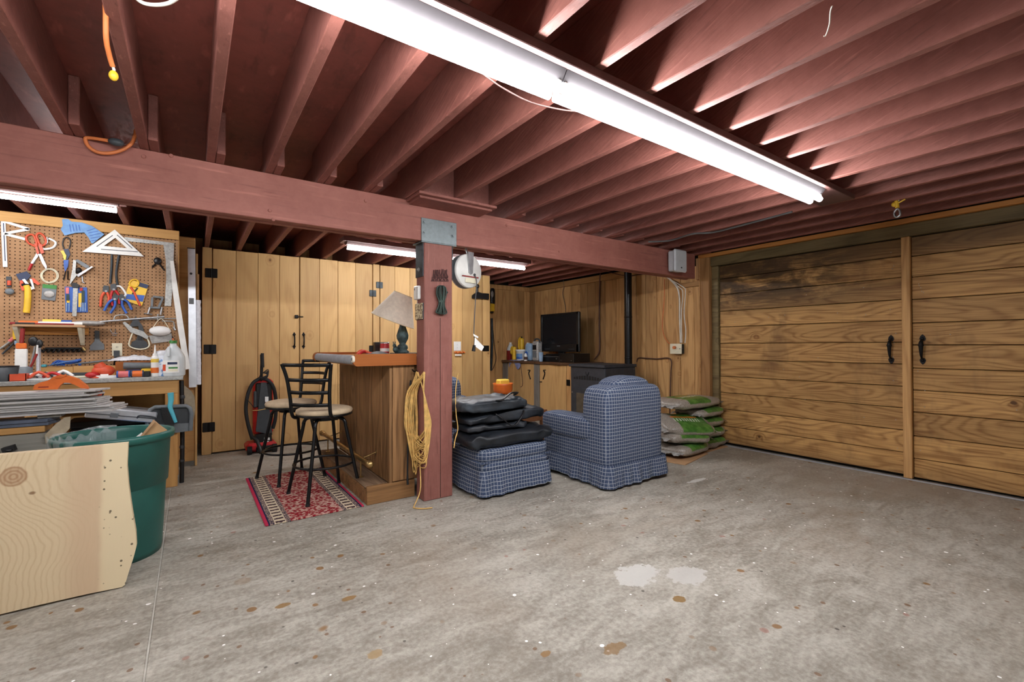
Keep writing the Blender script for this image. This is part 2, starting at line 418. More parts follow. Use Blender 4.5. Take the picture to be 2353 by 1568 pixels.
plain('orange_red', (214, 84, 50), .45, 0, .08)
plain('red', (186, 30, 34), .4, 0, .1)
plain('dark_red', (140, 34, 32), .45, 0, .1)
plain('blue', (44, 92, 176), .45, 0, .1)
plain('sky_blue', (104, 150, 200), .5, 0, .1)
plain('pale_blue', (150, 178, 206), .5, 0, .1)
plain('teal', (86, 182, 200), .45, 0, .05)
plain('navy', (36, 50, 84), .5, 0, .12)
plain('green_can', (34, 92, 84), .42, 0, .08, 5)
plain('green', (54, 128, 52), .45, 0, .1)
plain('dark_green', (44, 62, 54), .55, 0, .2)
plain('tan_fabric', (204, 182, 152), .9, 0, .08, 20, .2, 300)
plain('shade_linen', (236, 226, 208), .9, 0, .05, 40, .1, 400)
plain('shade_inside', (232, 218, 184), .9, 0, .03)
plain('lamp_bronze', (74, 96, 98), .5, .3, .25, 40)
plain('cord_yellow', (222, 180, 106), .7, 0, .12, 30)
plain('cord_orange', (216, 122, 66), .5, 0, .08)
plain('cord_brown', (84, 54, 44), .6, 0, .1)
plain('cord_grey', (90, 88, 88), .6, 0, .1)
plain('cord_pink', (88, 60, 56), .6, 0, .1)
plain('cord_white', (224, 218, 206), .5, 0, .06)
plain('nylon', (30, 35, 42), .5, 0, .3, 9, .5, 30)
plain('nylon_light', (44, 51, 58), .42, 0, .35, 7, .5, 26)
plain('zinc_pad', (168, 176, 186), .5, .1, .08, 30)
plain('bench_top', (196, 194, 188), .4, 0, .12, 16)
plain('beige_fabric', (178, 164, 140), .9, 0, .1, 16, .3, 60)
plain('stove_black', (58, 62, 70), .55, .3, .08)
plain('tv_black', (18, 18, 20), .35, 0, .1)
plain('tv_screen', (30, 31, 34), .18, 0, .02)
plain('paper', (240, 240, 238), .7, 0, .03)
plain('silver_bag', (170, 168, 164), .4, .1, .15, 40)
plain('bag_plastic', (226, 228, 234), .35, 0, .08, 60)
plain('pink', (228, 120, 120), .5, 0, .1)
plain('glass_dark', (84, 78, 68), .2, 0, .1)
plain('thread_gap', (24, 17, 12), .9, 0, .1)
# ================================================================== THE SETTING
ZJ, ZD = 2.31, 2.555          # underside of the joists, underside of the deck above them
XW, YB = 5.27, 6.90           # garage-door / TV wall plane, wall at the back of the recess
XL, YF = -2.6, -2.0           # the two walls behind the camera
fl = struct('floor', G().box(XL, XW+.25, YF, YB+.1, -.12, -.006), 'thread_gap', 'grey concrete garage floor with drips of oil and paint')
XJ, YJ = -.134, 4.83
for a in ((XL, XJ-.003, YF, YJ-.003), (XJ+.003, XW+.25, YF, YJ-.003), (XL, XW+.25, YJ+.003, YB+.1)):
    G().rbox(a[0], a[1], a[2], a[3], -.1, 0, .003).build('slab', 'concrete', fl)
plain('joint_sand', (188, 184, 174), .9, 0, .1)
G().box(XJ-.0028, XJ+.0028, YF, YJ, -.02, -.0015).build('joint_filler', 'joint_sand', fl)
G().box(XL, XW, YJ-.0028, YJ+.0028, -.02, -.0015).build('joint_filler', 'joint_sand', fl)

ce = struct('ceiling', G().box(XL, XW+.25, YF, YB+.1, ZD, ZD+.05), 'red_deck', 'dark red painted board ceiling above open joists')
jx = [-.216+.3105*k for k in range(-7, 18)]
BY0, BY1, BZ0, BZ1 = 3.269, 3.415, 2.013, 2.308
jm = None
for k, x in enumerate(jx):
    g = G()
    if jm is None:
        a = G().rbox(-.022, .022, YF, BY1, ZJ, ZD, .004); jm = a.mesh('joist', 'red_joist')
        b = G().rbox(-.022, .022, BY0-.165, YB, ZJ, ZD, .004); jb = b.mesh('joist', 'red_joist')
        mats = None
    for me, xx in ((jm, x), (jb, x+.0455)):
        if xx > XW-.05: continue
        o = bpy.data.objects.new('joist', me); COL.objects.link(o); o.parent = ce
        off = WL['ceiling']; o.location = (xx-off.x, -off.y, -off.z); WL[o.name] = Vector((xx, 0, 0))
# closed-in joist bay with a cover board above the beam
G().rbox(1.325, 1.985, 3.02, 3.30, 2.289, 2.309, .003).build('cover_board', 'red_joist', ce)
G().rbox(1.345, 1.965, 3.06, 3.265, 2.272, 2.289, .003).build('cover_board', 'red_joist', ce)
G().box(1.358, 1.62, 3.06, 3.08, ZJ, ZD).build('blocking', 'red_joist', ce)
G().box(1.67, 1.93, 3.06, 3.08, ZJ, ZD).build('blocking', 'red_joist', ce)

bm = empty('timber_beam', (2.0, 3.34, BZ0), 'heavy red painted timber beam carrying the ceiling joists', 'beam')
for i, (y0, y1) in enumerate(((BY0, BY0+.047), (BY0+.0485, BY0+.0955), (BY0+.097, BY1))):
    G().rbox(XL, 5.045, y0, y1, BZ0+(.006 if i == 1 else 0), BZ1, .004).build('ply', 'red_beam', bm)
for px, py in ((393, 358), (330, 360), (620, 484), (840, 462), (1164, 518), (1480, 610), (1285, 578), (628, 505)):
    q = W(px, py, 'y', BY0); G().cyl(q, q-V(0, .006, 0), .012, .009, 10).build('bolt_head', 'red_beam', bm)
pt = empty('timber_post', (1.59, 3.34, 0), 'square red painted timber post standing under the beam', 'post')
G().rbox(1.472, 1.716, 3.269, 3.415, 0, BZ0, .006).build('shaft', 'red_post', pt)
G().box(1.607, 1.6105, 3.2675, 3.275, .01, 1.42).build('drying_crack', 'thread_gap', pt)

# ---------------- walls behind the camera (plain boards)
struct('wall_left', G().box(XL-.1, XL, YF, YB+.1, 0, ZD), 'white_paint', 'plain white wall left of the workbench')
struct('wall_front', G().box(XL, XW+.25, YF-.1, YF, 0, ZD), 'white_paint', 'plain white wall behind the camera')
# ---------------- back wall: recess boards
wb = struct('wall_back', G().box(XL, XW+.3, YB, YB+.1, 0, ZD), 'thread_gap', 'knotty pine boarded wall at the back of the television corner')
xs = [3.6, 3.78, 3.96, 4.13, 4.31, 4.47, 4.64, 4.80, 4.97, 5.13, XW]
for a, b in zip(xs[:-1], xs[1:]):
    G().rbox(a+.002, b-.002, YB-.022, YB+.001, 0, 2.22, .004).build('plank', 'pine_wall', wb)
G().rbox(3.6, XW-.01, YB-.035, YB, 2.22, 2.30, .004).build('top_rail', 'pine_wall', wb)
G().box(XL, 3.6, YB-.01, YB, 0, ZD).build('plank', 'pine_wall', wb)

# ---------------- right wall: TV corner boards, jambs, header, doors
wr = struct('wall_right', G().box(XW+.04, XW+.2, YF, YB+.1, 0, ZD), 'thread_gap', 'knotty pine boarded wall behind the television and stove')
ys = [3.29, 3.42, 3.62, 3.80, 3.99, 4.18, 4.34, 4.53, 4.72, 4.95, 5.15, 5.34, 5.50, 5.72, 5.95, 6.12, 6.33, 6.52, 6.70, YB-.022]
for a, b in zip(ys[:-1], ys[1:]):
    t = random.uniform(.0, .006)
    G().rbox(XW-.02-t, XW+.041, a+.002, b-.002, 0, 2.205, .005).build('plank', 'pine_wall', wr)
G().rbox(XW-.045, XW+.04, 3.45, YB-.036, 2.205, 2.30, .004).build('top_rail', 'pine_wall_y', wr)
G().rbox(XW-.05, XW-.026, 3.29, 3.62, 1.945, 2.005, .003).build('cleat', 'pine_wall_y', wr)
G().rbox(XW-.07, XW-.028, 3.285, 3.36, 2.02, 2.29, .003).build('beam_packer', 'jamb_wood', wr)
t1 = G().rbox(XW-.10, XW+.04, 3.165, 3.285, 0, 2.285, .005)
struct('trim_1', t1, 'jamb_wood', 'tall pine jamb between the boarded wall and the doors')
g = G().rbox(XW-.112, XW-.10, 3.278, 3.292, 0, 2.28, .003); struct('trim_2', g, 'pine_wall_y', 'thin pale strip along the edge of the jamb')
struct('trim_3', G().rbox(XW-.045, XW+.04, 3.08, 3.163, 0, 2.16, .005), 'header_wood', 'dark weathered inner jamb beside the left door')
struct('trim_4', G().rbox(XW-.07, XW+.04, YF, 3.163, 2.163, 2.272, .005), 'header_wood', 'dark olive header board above the doors')
struct('trim_5', G().rbox(XW-.115, XW+.04, YF, 3.30, 2.273, 2.318, .005), 'orange_fir', 'orange fir strip along the top of the header')
struct('trim_6', G().rbox(XW-.06, XW+.0, 1.272, 1.333, 0.012, 2.162, .004), 'pine_wall', 'pale upright batten where the two doors meet')
struct('trim_7', G().rbox(XW-.075, XW-.045, YF, 3.075, 0, .009, .003), 'aluminium', 'thin pale strip along the floor under the doors')  # narrow pale strip following the floor line below both doors
def handle(parent, y, z):
    h = G()
    xf = XW-.02
    def c(u, w_, d=0): return V(xf-d*.85, y+u*.85, z+w_*.80)
    for s in (1, -1):
        zz = s*.115
        h.prism([c(0, zz+s*.052), c(-.018, zz+s*.03), c(-.026, zz), c(-.015, zz-s*.02), c(.015, zz-s*.02), c(.026, zz), c(.018, zz+s*.03)], (-.006, 0, 0))
        h.ell(c(0, zz+s*.004, .010), .009, .013, .013, 10, 6)
    h.tube([c(0, .105, .006), c(0, .085, .05), c(0, .04, .062), c(0, -.04, .058), c(0, -.085, .045), c(0, -.105, .006)], lambda t: .008+.010*max(0, 1-abs(t-.36)*2.4), 10, smooth=5)
    h.lathe([(.019, -.006), (.022, 0), (.019, .006)], c(0, .045, .062), 12)
    return h.build('handle', 'black_iron', parent)
def gdoor(name, y0, y1, zs, hy, label):
    d = empty(name, (XW, (y0+y1)/2, 0), label, None, None, 'structure')
    G().box(XW+.006, XW+.04, y0, y1, .02, 2.17).build('backing', 'thread_gap', d)
    for a, b in zip(zs[:-1], zs[1:]):
        G().rbox(XW-.018-random.uniform(0, .004), XW+.007, y0+.002, y1-.002, a+.0028, b-.0028, .004).build('plank', 'door_wood', d)
    handle(d, hy, 1.155)
    for i in range(26):
        yy, zz = random.uniform(y0+.05, y1-.05), random.choice(zs[1:-1])+random.uniform(-.16, .1)
        if i < 12: yy = (y0 if hy < (y0+y1)/2 else y1)+(.06 if hy < (y0+y1)/2 else -.06)+random.uniform(-.03, .03)
        G().cyl((XW-.018, yy, max(zz, .1)), (XW-.0235, yy, max(zz, .1)), .004, .003, 6).build('nail_head', 'worn_steel', d)
    return d
gdoor('door_1', 1.335, 3.075, [.03, .228, .428, .627, .822, 1.022, 1.22, 1.418, 1.607, 1.808, 2.0, 2.158], 1.42, 'left garage door of wide horizontal planks with black stains at its top')
gdoor('door_2', YF+.02, 1.27, [.02, .19, .39, .60, .795, .99, 1.195, 1.39, 1.60, 1.80, 1.985, 2.158], 1.20, 'right garage door of wide horizontal amber planks cut by the frame')

# ---------------- cupboard across the back
CY = 6.10
cup = empty('storage_cupboard', (2.0, CY, 0), 'full width pale pine cupboard with tall plank doors along the back', 'cupboard')
G().box(.10, 3.86, CY+.022, 6.85, 0.01, 2.29).build('carcass', 'pine_wall', cup)
def px_x(px): return W(px, 700, 'y', CY).x
def cdoor(edges, hinge_side, hz, hx=None):
    ex = [px_x(e) if e > 10 else e for e in edges]
    root = None
    d = G().box(ex[0]+.004, ex[-1]-.004, CY+.010, CY+.0215, .02, 2.295).build('door', 'thread_gap', cup)
    for a, b in zip(ex[:-1], ex[1:]):
        G().rbox(a+.0018, b-.0018, CY-.008-random.uniform(0, .003), CY+.0105, .018, 2.302-random.uniform(0, .006), .003).build('plank', 'cupboard_pine', d)
    return d, ex
G().rbox(.10, px_x(487)-.003, CY-.010, CY+.02, .0, 2.304, .003).build('stile', 'cupboard_pine', cup)
d1, e1 = cdoor([488.5, 542, 592.5, 642, 687.5], 0, None)
d2, e2 = cdoor([689, 734, 776, 816.5, 855], 1, None)
G().rbox(px_x(857), px_x(871.5), CY-.010, CY+.02, 0, 2.304, .003).build('stile', 'cupboard_pine', cup)
d3, e3 = cdoor([873, 907, 941.5, 968, 998], 0, None)
d4, e4 = cdoor([999.5, 1035, 1062, 1088, 1107], 1, None)
G().rbox(px_x(1108.5), px_x(1125), CY-.012, CY+.02, 0, 2.304, .003).build('stile', 'cupboard_pine', cup)
def hinge(px, py, parent, w_=.075, mat='black_iron', h=.078):
    q = W(px, py, 'y', CY-.010); g = G()
    for s in (-1, 1):
        g.rbox(q.x+(s*w_ if s < 0 else .004), q.x+(-.004 if s < 0 else w_), CY-.019, CY-.0095, q.z-h, q.z+h, .008)
    g.cyl((q.x, CY-.018, q.z-h), (q.x, CY-.018, q.z+h), .007, n=8)
    return g.build('hinge', mat, parent)
for py in (628, 803, 982): hinge(485.5-(py-628)*.017, py, d1, .058, 'black_iron', .052)
for py in (674.5,): hinge(856.5, py, d2, .046, 'dark_bracket', .043)
hinge(871.8, 655.5, d3, .046, 'dark_bracket', .043); hinge(856, 802, d2, .046, 'black_iron', .045)
for py in (681, 801): hinge(1116, py, d4, .06, 'black_iron', .045)
def cpull(px, py, parent, h=.07):
    q = W(px, py, 'y', CY-.010); g = G()
    for s in (1, -1):
        z = q.z+s*h
        g.prism([V(q.x, CY-.0095, z+s*.035), V(q.x-.02, CY-.0095, z), V(q.x, CY-.0095, z-s*.02), V(q.x+.02, CY-.0095, z)], (0, -.005, 0))
    g.tube([V(q.x, CY-.012, q.z+h), V(q.x, CY-.04, q.z+h*.7), V(q.x, CY-.045, q.z), V(q.x, CY-.04, q.z-h*.7), V(q.x, CY-.012, q.z-h)], .008, 8, smooth=4)
    return g.build('handle', 'black_iron', parent)
cpull(676, 783, d1); cpull(697.5, 783, d2)
q = W(681, 728, 'y', CY-.010); g = G().rbox(q.x-.02, q.x+.02, CY-.03, CY-.0095, q.z-.02, q.z+.02, .004).cyl((q.x, CY-.02, q.z), (q.x+.075, CY-.02, q.z), .006, n=8); g.build('latch', 'black_iron', d1)

# ---------------- partition beside the bench and the pegboard
struct('wall_bench', G().box(-2.6, -.105, 5.41, 5.7, 0, 2.28), 'pine_x', 'wooden wall behind the pegboard and bench')
pn = empty('partition_panel', (-.02, 5.62, 0), 'narrow plywood partition between the pegboard and the cupboard', 'panel')
G().rbox(-.10, .035, 5.62, 5.64, .05, 2.30, .003).build('board', 'pine_x', pn)
G().rbox(.036, .056, 5.60, 6.08, 0, 2.14, .003).build('edge_strip', 'cupboard_pine', pn)
G().box(-.10, .035, 5.63, 5.66, 0, .05).build('kick', 'grey_wood_x', pn)
# ================================================================== LIGHT FITTINGS
def strip_light(name, x0, x1, y, ztube, ztop, label, ys=(0,), mount=None, hw=.055, hmat='housing', seg=None, group='fluorescent strip lights', tm='tube_light'):
    t = empty(name, ((x0+x1)/2, y, ztop), label, 'light', group)
    if mount: G().rbox(*mount, .003).build('mounting_board', 'light_board', t)
    G().prism([V(x0, y-hw*.55, ztube+.03), V(x0, y+hw*.55, ztube+.03), V(x0, y+hw, ztop), V(x0, y-hw, ztop)], (x1-x0, 0, 0)).build('housing', hmat, t)
    seg = seg or [(x0, x1)]
    for a, b in seg:
        for dy in ys:
            G().cyl((a+.012, y+dy, ztube), (b-.012, y+dy, ztube), .0175, n=12).build('tube', tm, t)
        for xx in (a, b-.03):
            for dy in ys: G().rbox(xx+.008, xx+.024, y+dy-.010, y+dy+.010, ztube-.010, ztube+.032, .003).build('lamp_holder', 'white_plastic', t)
    return t
strip_light('strip_light', 1.19, 3.56, 1.372, 2.205, 2.27, 'bright double fluorescent strip light nearer the garage doors, on a long red board', (-.030, .030), (-1.3, 3.99, 1.282, 1.50, 2.271, 2.309), .062)
strip_light('strip_light', -1.20, 1.185, 1.372, 2.205, 2.27, 'bright double fluorescent strip light running out of the top of the picture', (-.030, .030), None, .062)
strip_light('strip_light', 1.29, 3.57, 4.77, 2.205, 2.262, 'single fluorescent strip light behind the beam above the bar', (0,), (1.25, 3.62, 4.70, 4.86, 2.263, 2.309), .06, 'light_board', tm='tube_light_back')
strip_light('strip_light', -2.5, -.44, 4.42, 2.205, 2.262, 'single fluorescent strip light over the workbench, cut by the left edge', (0,), (-2.5, -.40, 4.36, 4.52, 2.263, 2.309), .05, 'light_board', tm='tube_light_bench')
# ================================================================== BAR AREA
def rugmat():
    k = N('rug'); p = k.obj(); s = k.n('ShaderNodeSeparateXYZ'); k.set(s.inputs[0], p)
    ax = k.math('ABSOLUTE', s.outputs[0])
    v = k.voro(k.scale(p, (1, 1, 0)), 42); v2 = k.voro(k.scale(p, (1, 1, 0)), 17)
    fl_ = k.mix(k.ramp(v.outputs['Distance'], .44, .56), lin((142, 34, 44)), lin((196, 160, 146)))
    fl_ = k.mix(k.ramp(v2.outputs['Distance'], .12, .05), fl_, lin((44, 48, 84)))
    fl_ = k.mix(k.ramp(k.noise(p, 60, 3), .45, .62, 0, .7), fl_, lin((132, 30, 40)))
    mot = k.math('SINE', k.math('MULTIPLY', s.outputs[1], 95.0))
    band = k.mix(k.ramp(k.math('ADD', mot, k.math('MULTIPLY', k.noise(p, 55, 2), 2.2)), 1.1, 1.5), lin((206, 190, 164)), lin((70, 50, 54)))
    dk = k.mix(k.ramp(k.noise(p, 120, 2), .45, .55), lin((46, 40, 62)), lin((170, 148, 132)))
    def sel(c, lo, hi, col):
        m = k.math('MULTIPLY', k.math('GREATER_THAN', ax, lo), k.math('LESS_THAN', ax, hi)); return k.mix(m, c, col)
    c = sel(fl_, .172, .20, dk); c = sel(c, .20, .206, lin((206, 190, 164))); c = sel(c, .206, .264, band); c = sel(c, .264, .27, lin((206, 190, 164)))
    c = sel(c, .27, .298, dk); c = sel(c, .298, .308, lin((40, 40, 70))); c = sel(c, .308, .40, lin((184, 50, 78)))
    k.out(c, .95, 0, .1); k.bump(k.noise(p, 260, 2), .4, .003)
rugmat()
G().rbox(.408, 1.064, 3.435, 4.76, .0005, .011, .004).thing('oriental_rug', 'rug', 'red oriental rug with cream borders under the bar stools', 'rug')

bar = empty('home_bar', (1.45, 4.15, 0), 'home bar of dark oak planks with a varnished top and padded edge', 'bar')
ye = [3.445, 3.62, 3.80, 3.93, 4.12, 4.30, 4.50, 4.68, 4.90]
for a, b in zip(ye[:-1], ye[1:]): G().rbox(1.262-random.uniform(0, .004), 1.285, a+.001, b-.001, .135, 1.05, .003).build('plank', 'oak', bar)
for a, b in ((1.286, 1.375), (1.376, 1.465)): G().rbox(a, b, 3.44, 3.46, .145, 1.05, .003).build('plank', 'oak', bar)
G().box(1.286, 1.70, 3.46, 4.89, .135, 1.04).build('body', 'oak', bar)
st = G().rbox(1.085, 1.262, 3.475, 4.96, 0, .118, .006).build('step', 'oak_x', bar)
G().rbox(1.082, 1.262, 3.478, 4.96, .119, .137, .006).build('step_board', 'old_oak', bar)
G().rbox(1.085, 1.468, 3.44, 3.474, 0, .137, .004).build('end_base', 'oak_x', bar)
top = G().rbox(1.01, 1.72, 3.44, 4.72, 1.052, 1.118, .01).build('worktop', 'varnished_y', bar)
# rounded end caps and the padded front edge
def endcap(y0, y1, nm, x1):
    pts = [V(x1, y0, 1.05), V(x1, y0, 1.14)]
    for i in range(9):
        a = PI/2+PI*i/8; pts.append(V(1.005+.045*math.cos(a)*.75, y0, 1.095+.045*math.sin(a)))
    return G().prism(pts, (0, y1-y0, 0)).build(nm, 'varnished', bar)
endcap(3.405, 3.44, 'end_rail', 1.468); endcap(4.725, 4.765, 'end_rail', 1.72)
pad = G(); n = 10
def padf(u, v_):
    a = PI/2+PI*u; return V(1.012+.034*math.cos(a)*.9, 3.441+v_*(4.724-3.441), 1.095+.036*math.sin(a))
pad.grid(padf, 12, 14).build('padded_edge', 'zinc_pad', bar)
# brass foot rail
fr = empty('foot_rail', (1.13, 4.2, .137), 'brass foot rail with ball ends on the bar step', 'foot rail')
p0, p1 = W(848, 1062, 'x', 1.13), W(742, 1000, 'x', 1.13); zr = (p0.z+p1.z)/2
a0, a1 = V(1.13, p0.y, zr), V(1.13, p1.y, zr)
G().cyl(a0, a1, .019, n=16).build('rail', 'brass', fr)
for e, s in ((a0, -1), (a1, 1)):
    G().ell(e+V(0, s*.02, 0), .032, .032, .032, 16, 10).build('ball_end', 'brass', fr)
    M_ = Matrix.Translation(e+V(0, -s*.025, 0)) @ Matrix.Rotation(PI/2, 4, 'X')
    G().lathe([(.02, -.022), (.026, -.016), (.022, -.008), (.027, 0), (.022, .008), (.026, .016), (.02, .022)], (0, 0, 0), 14, M_).build('collar', 'brass', fr)
for f in (.14, .86):
    e = a0.lerp(a1, f)
    G().tube([e, e+V(.05, 0, .01), V(1.262, e.y, zr+.035)], .006, 8, smooth=4).cyl(V(1.255, e.y, zr+.035), V(1.262, e.y, zr+.035), .018, n=10).build('wall_bracket', 'brass', fr)
    G().tube([e, e+V(0, 0, -.05), V(1.13, e.y, .139)], .006, 8).cyl(V(1.13, e.y, .1375), V(1.13, e.y, .143), .022, n=10).build('floor_bracket', 'brass', fr)

# ---------------- bar stools
def stool(loc, base_rot, back_rot, label):
    t = empty('bar_stool', loc, label, 'stool', 'bar stools')
    o = Vector(loc)
    R0 = Matrix.Translation(o)
    G().ell((0, 0, .672), .215, .215, .034, 30, 10, R0, .62, 1.0).build('seat', 'tan_fabric', t)
    G().lathe([(.0, .632), (.19, .632), (.212, .640), (.212, .652), (.0, .652)], (0, 0, 0), 30, R0).build('seat_pan', 'black_metal', t)
    G().lathe([(.10, .598), (.10, .632)], (0, 0, 0), 18, R0).build('swivel', 'black_metal', t)
    for i in range(4):
        Mr = R0 @ Matrix.Rotation(base_rot+i*PI/2, 4, 'Z')
        l = G().tube([V(.06, 0, .612), V(.12, 0, .612), V(.155, 0, .597), V(.172, 0, .56), V(.178, 0, .52), V(.292, 0, .012)], .0135, 10, smooth=5, M=Mr).build('leg', 'black_metal', t)
        G().cyl(V(.2905, 0, .018), V(.2935, 0, .0), .016, n=10, M=Mr).build('rubber_foot', 'rubber', l)
    G().tube([(.227*math.cos(2*PI*i/36), .227*math.sin(2*PI*i/36), .255) for i in range(36)], .0095, 8, True, M=R0).build('foot_ring', 'black_metal', t)
    Mb = R0 @ Matrix.Rotation(back_rot, 4, 'Z')          # local +X is the front of the seat, the back stands at -X
    up = []
    for s in (-1, 1):
        P = [V(-.115, s*.165, .626), V(-.19, s*.158, .66), V(-.215, s*.16, .80), V(-.235, s*.175, .95), V(-.262, s*.197, 1.055)]
        up.append(smoothpath(P, 8))
        g = G(); g.tube(P, .0135, 8, smooth=6, M=Mb); g.build('upright', 'black_metal', t)
    for z in (.735, .84, .94, 1.045):
        a = min(up[0], key=lambda q: abs(q.z-z)); b = min(up[1], key=lambda q: abs(q.z-z))
        def sl(u, v_, a=a, b=b):
            c = a.lerp(b, u); bow = -.045*math.sin(PI*u); ang = 2*PI*v_
            return c+V(bow+.005*math.cos(ang), 0, .0135*math.sin(ang))
        G().grid(sl, 12, 9, M=Mb).build('slat', 'black_metal', t)
    return t
stool((.884, 3.885, .0115), math.radians(54), math.radians(48), 'black ladder back bar stool with beige seat nearest the post, its back to us')
stool((.748, 4.55, .0115), math.radians(62), math.radians(205), 'black ladder back bar stool with beige seat farther from the post')

# ---------------- things on the bar top
ZB = 1.1185
lp = W(925, 790, 'y', 4.1); lx, ly = lp.x, 4.10
lamp = empty('table_lamp', (lx, ly, ZB), 'table lamp with a crooked cream shade on the bar', 'lamp')
G().rbox(lx-.10, lx+.12, ly-.07, ly+.07, ZB, ZB+.018, .005).build('plinth', 'dark_bracket', lamp)
G().lathe([(.058, .018), (.062, .03), (.04, .045), (.05, .06), (.046, .085), (.028, .10), (.034, .115), (.052, .15), (.056, .18), (.046, .215), (.03, .26), (.024, .30), (.03, .315), (.022, .335), (.018, .36), (.02, .375)], (lx, ly, ZB), 20).build('column', 'lamp_bronze', lamp)
g = G().ell((lx-.075, ly-.02, ZB+.05), .028, .022, .032, 10, 8).ell((lx-.09, ly-.03, ZB+.085), .018, .016, .018, 10, 8).cyl((lx-.095, ly-.02, ZB+.10), (lx-.098, ly-.02, ZB+.122), .005, n=6).cyl((lx-.082, ly-.02, ZB+.10), (lx-.078, ly-.02, ZB+.122), .005, n=6)
g.build('figurine', 'lamp_bronze', lamp)
G().lathe([(.042, .376), (.042, .384)], (lx, ly, ZB), 16).build('holder_disc', 'dark_bracket', lamp)
ax = (RT*.36+UP*.93).normalized(); cb = V(lx, ly, 0)+(W(903, 737, 'y', ly)-V(lx, ly, 0))
x_, y_ = frame_from(ax)
def shade(r0, r1, u, v_, h=.262):
    a = 2*PI*u; r = r0+(r1-r0)*v_; return cb+ax*(h*v_)+(x_*math.cos(a)+y_*math.sin(a))*r
sh = G().grid(lambda u, v_: shade(.205, .086, u, v_), 36, 6, True).build('lamp_shade', 'shade_linen', lamp)
G().grid(lambda u, v_: shade(.202, .083, u, v_), 36, 6, True).build('shade_lining', 'shade_inside', sh)
G().tube([shade(.205, .086, i/36, 0) for i in range(36)], .004, 6, True).tube([shade(.205, .086, i/30, 1) for i in range(30)], .004, 6, True).build('shade_rim', 'shade_inside', sh)
G().tube([V(lx, ly, ZB+.384), cb+ax*.05, cb+ax*.24], .007, 8).build('harp', 'brass', lamp)

def atb(px, y, z=ZB): q = W(px, 800, 'y', y); return V(q.x, y, z)
q = atb(868, 4.35); G().rbox(q.x-.035, q.x+.035, q.y-.03, q.y+.03, ZB, ZB+.12, .004).thing('black_box', 'black_plastic', 'small black box behind the red can on the bar', 'box')
q = atb(884, 4.2); t = empty('red_can', q, 'small red and white printed can on the bar', 'can')
G().lathe([(.038, 0), (.042, .006), (.042, .10), (.038, .105)], q, 18).build('body', 'red', t); G().lathe([(.043, .105), (.043, .118), (.0, .118)], q, 18).build('lid', 'steel', t)
G().lathe([(.0425, .03), (.0425, .06)], q, 18).build('label_band', 'white_plastic', t)
q = atb(838, 3.75); t = empty('pliers_pile', q, 'red handled hand tool lying on the bar edge', 'tool')
G().tube([q+V(-.05, 0, .012), q+V(0, .03, .035), q+V(.07, .06, .02)], .011, 8, smooth=4).build('handle', 'red', t)
G().tube([q+V(-.05, .05, .012), q+V(-.01, .05, .045), q+V(.06, .02, .018)], .011, 8, smooth=4).build('handle', 'orange_red', t)
G().rbox(q.x+.05, q.x+.12, q.y+.02, q.y+.07, ZB, ZB+.022, .006).build('jaw', 'steel', t)
q = atb(862, 3.72); 
def rag(u, v_): return V(q.x-.10+.24*u, q.y-.05+.14*v_, ZB+.004+.03*math.sin(PI*u)*(.5+.5*math.sin(PI*v_))+.008*math.sin(9*u+4*v_))
G().grid(rag, 16, 10).grid(lambda u, v_: rag(u, v_)-V(0, 0, .0035), 16, 10).thing('grey_rag', 'grey_plastic', 'grey rag lying over the front of the bar top', 'rag')
q = W(811, 826, 'x', .974); t = empty('tape_measure', q-V(0, 0, .02), 'small round tape dispenser clipped on the padded bar edge', 'tape')
Mx = Matrix.Translation(q) @ Matrix.Rotation(PI/2, 4, 'Y')
G().lathe([(.022, -.009), (.026, -.006), (.026, .006), (.022, .009)], (0, 0, 0), 18, Mx).build('case', 'shade_linen', t)
G().lathe([(.012, -.0095), (.012, -.011)], (0, 0, 0), 12, Mx).build('hub', 'grey_plastic', t)

# ---------------- things on the post
br = empty('post_bracket', (1.6, 3.26, 2.0), 'galvanised steel bracket plate bolting the post to the beam', 'bracket')
G().rbox(1.447, 1.752, 3.261, 3.2685, 2.005, 2.19, .002).build('front_plate', 'galvanised', br)
G().rbox(1.447, 1.752, 3.261, 3.43, 2.000, 2.012, .002).build('seat_plate', 'galvanised', br)
G().rbox(1.463, 1.4715, 3.275, 3.412, 1.74, 1.999, .002).build('side_plate', 'dark_bracket', br)
G().rbox(1.7165, 1.725, 3.275, 3.412, 1.74, 1.999, .002).build('side_plate', 'dark_bracket', br)
for px, py in ((975, 511), (975, 534), (1039, 521), (1041, 543)):
    q = W(px, py, 'y', 3.261); G().cyl(q, q-V(0, .003, 0), .016, n=14).cyl(q-V(0, .003, 0), q-V(0, .011, 0), .009, n=6).build('bolt', 'galvanised', br)
q = V(1.463, 3.345, 1.80); G().cyl(q, q-V(.004, 0, 0), .015, n=12).cyl(q-V(.004, 0, 0), q-V(.014, 0, 0), .009, n=6).build('bolt', 'worn_steel', br)
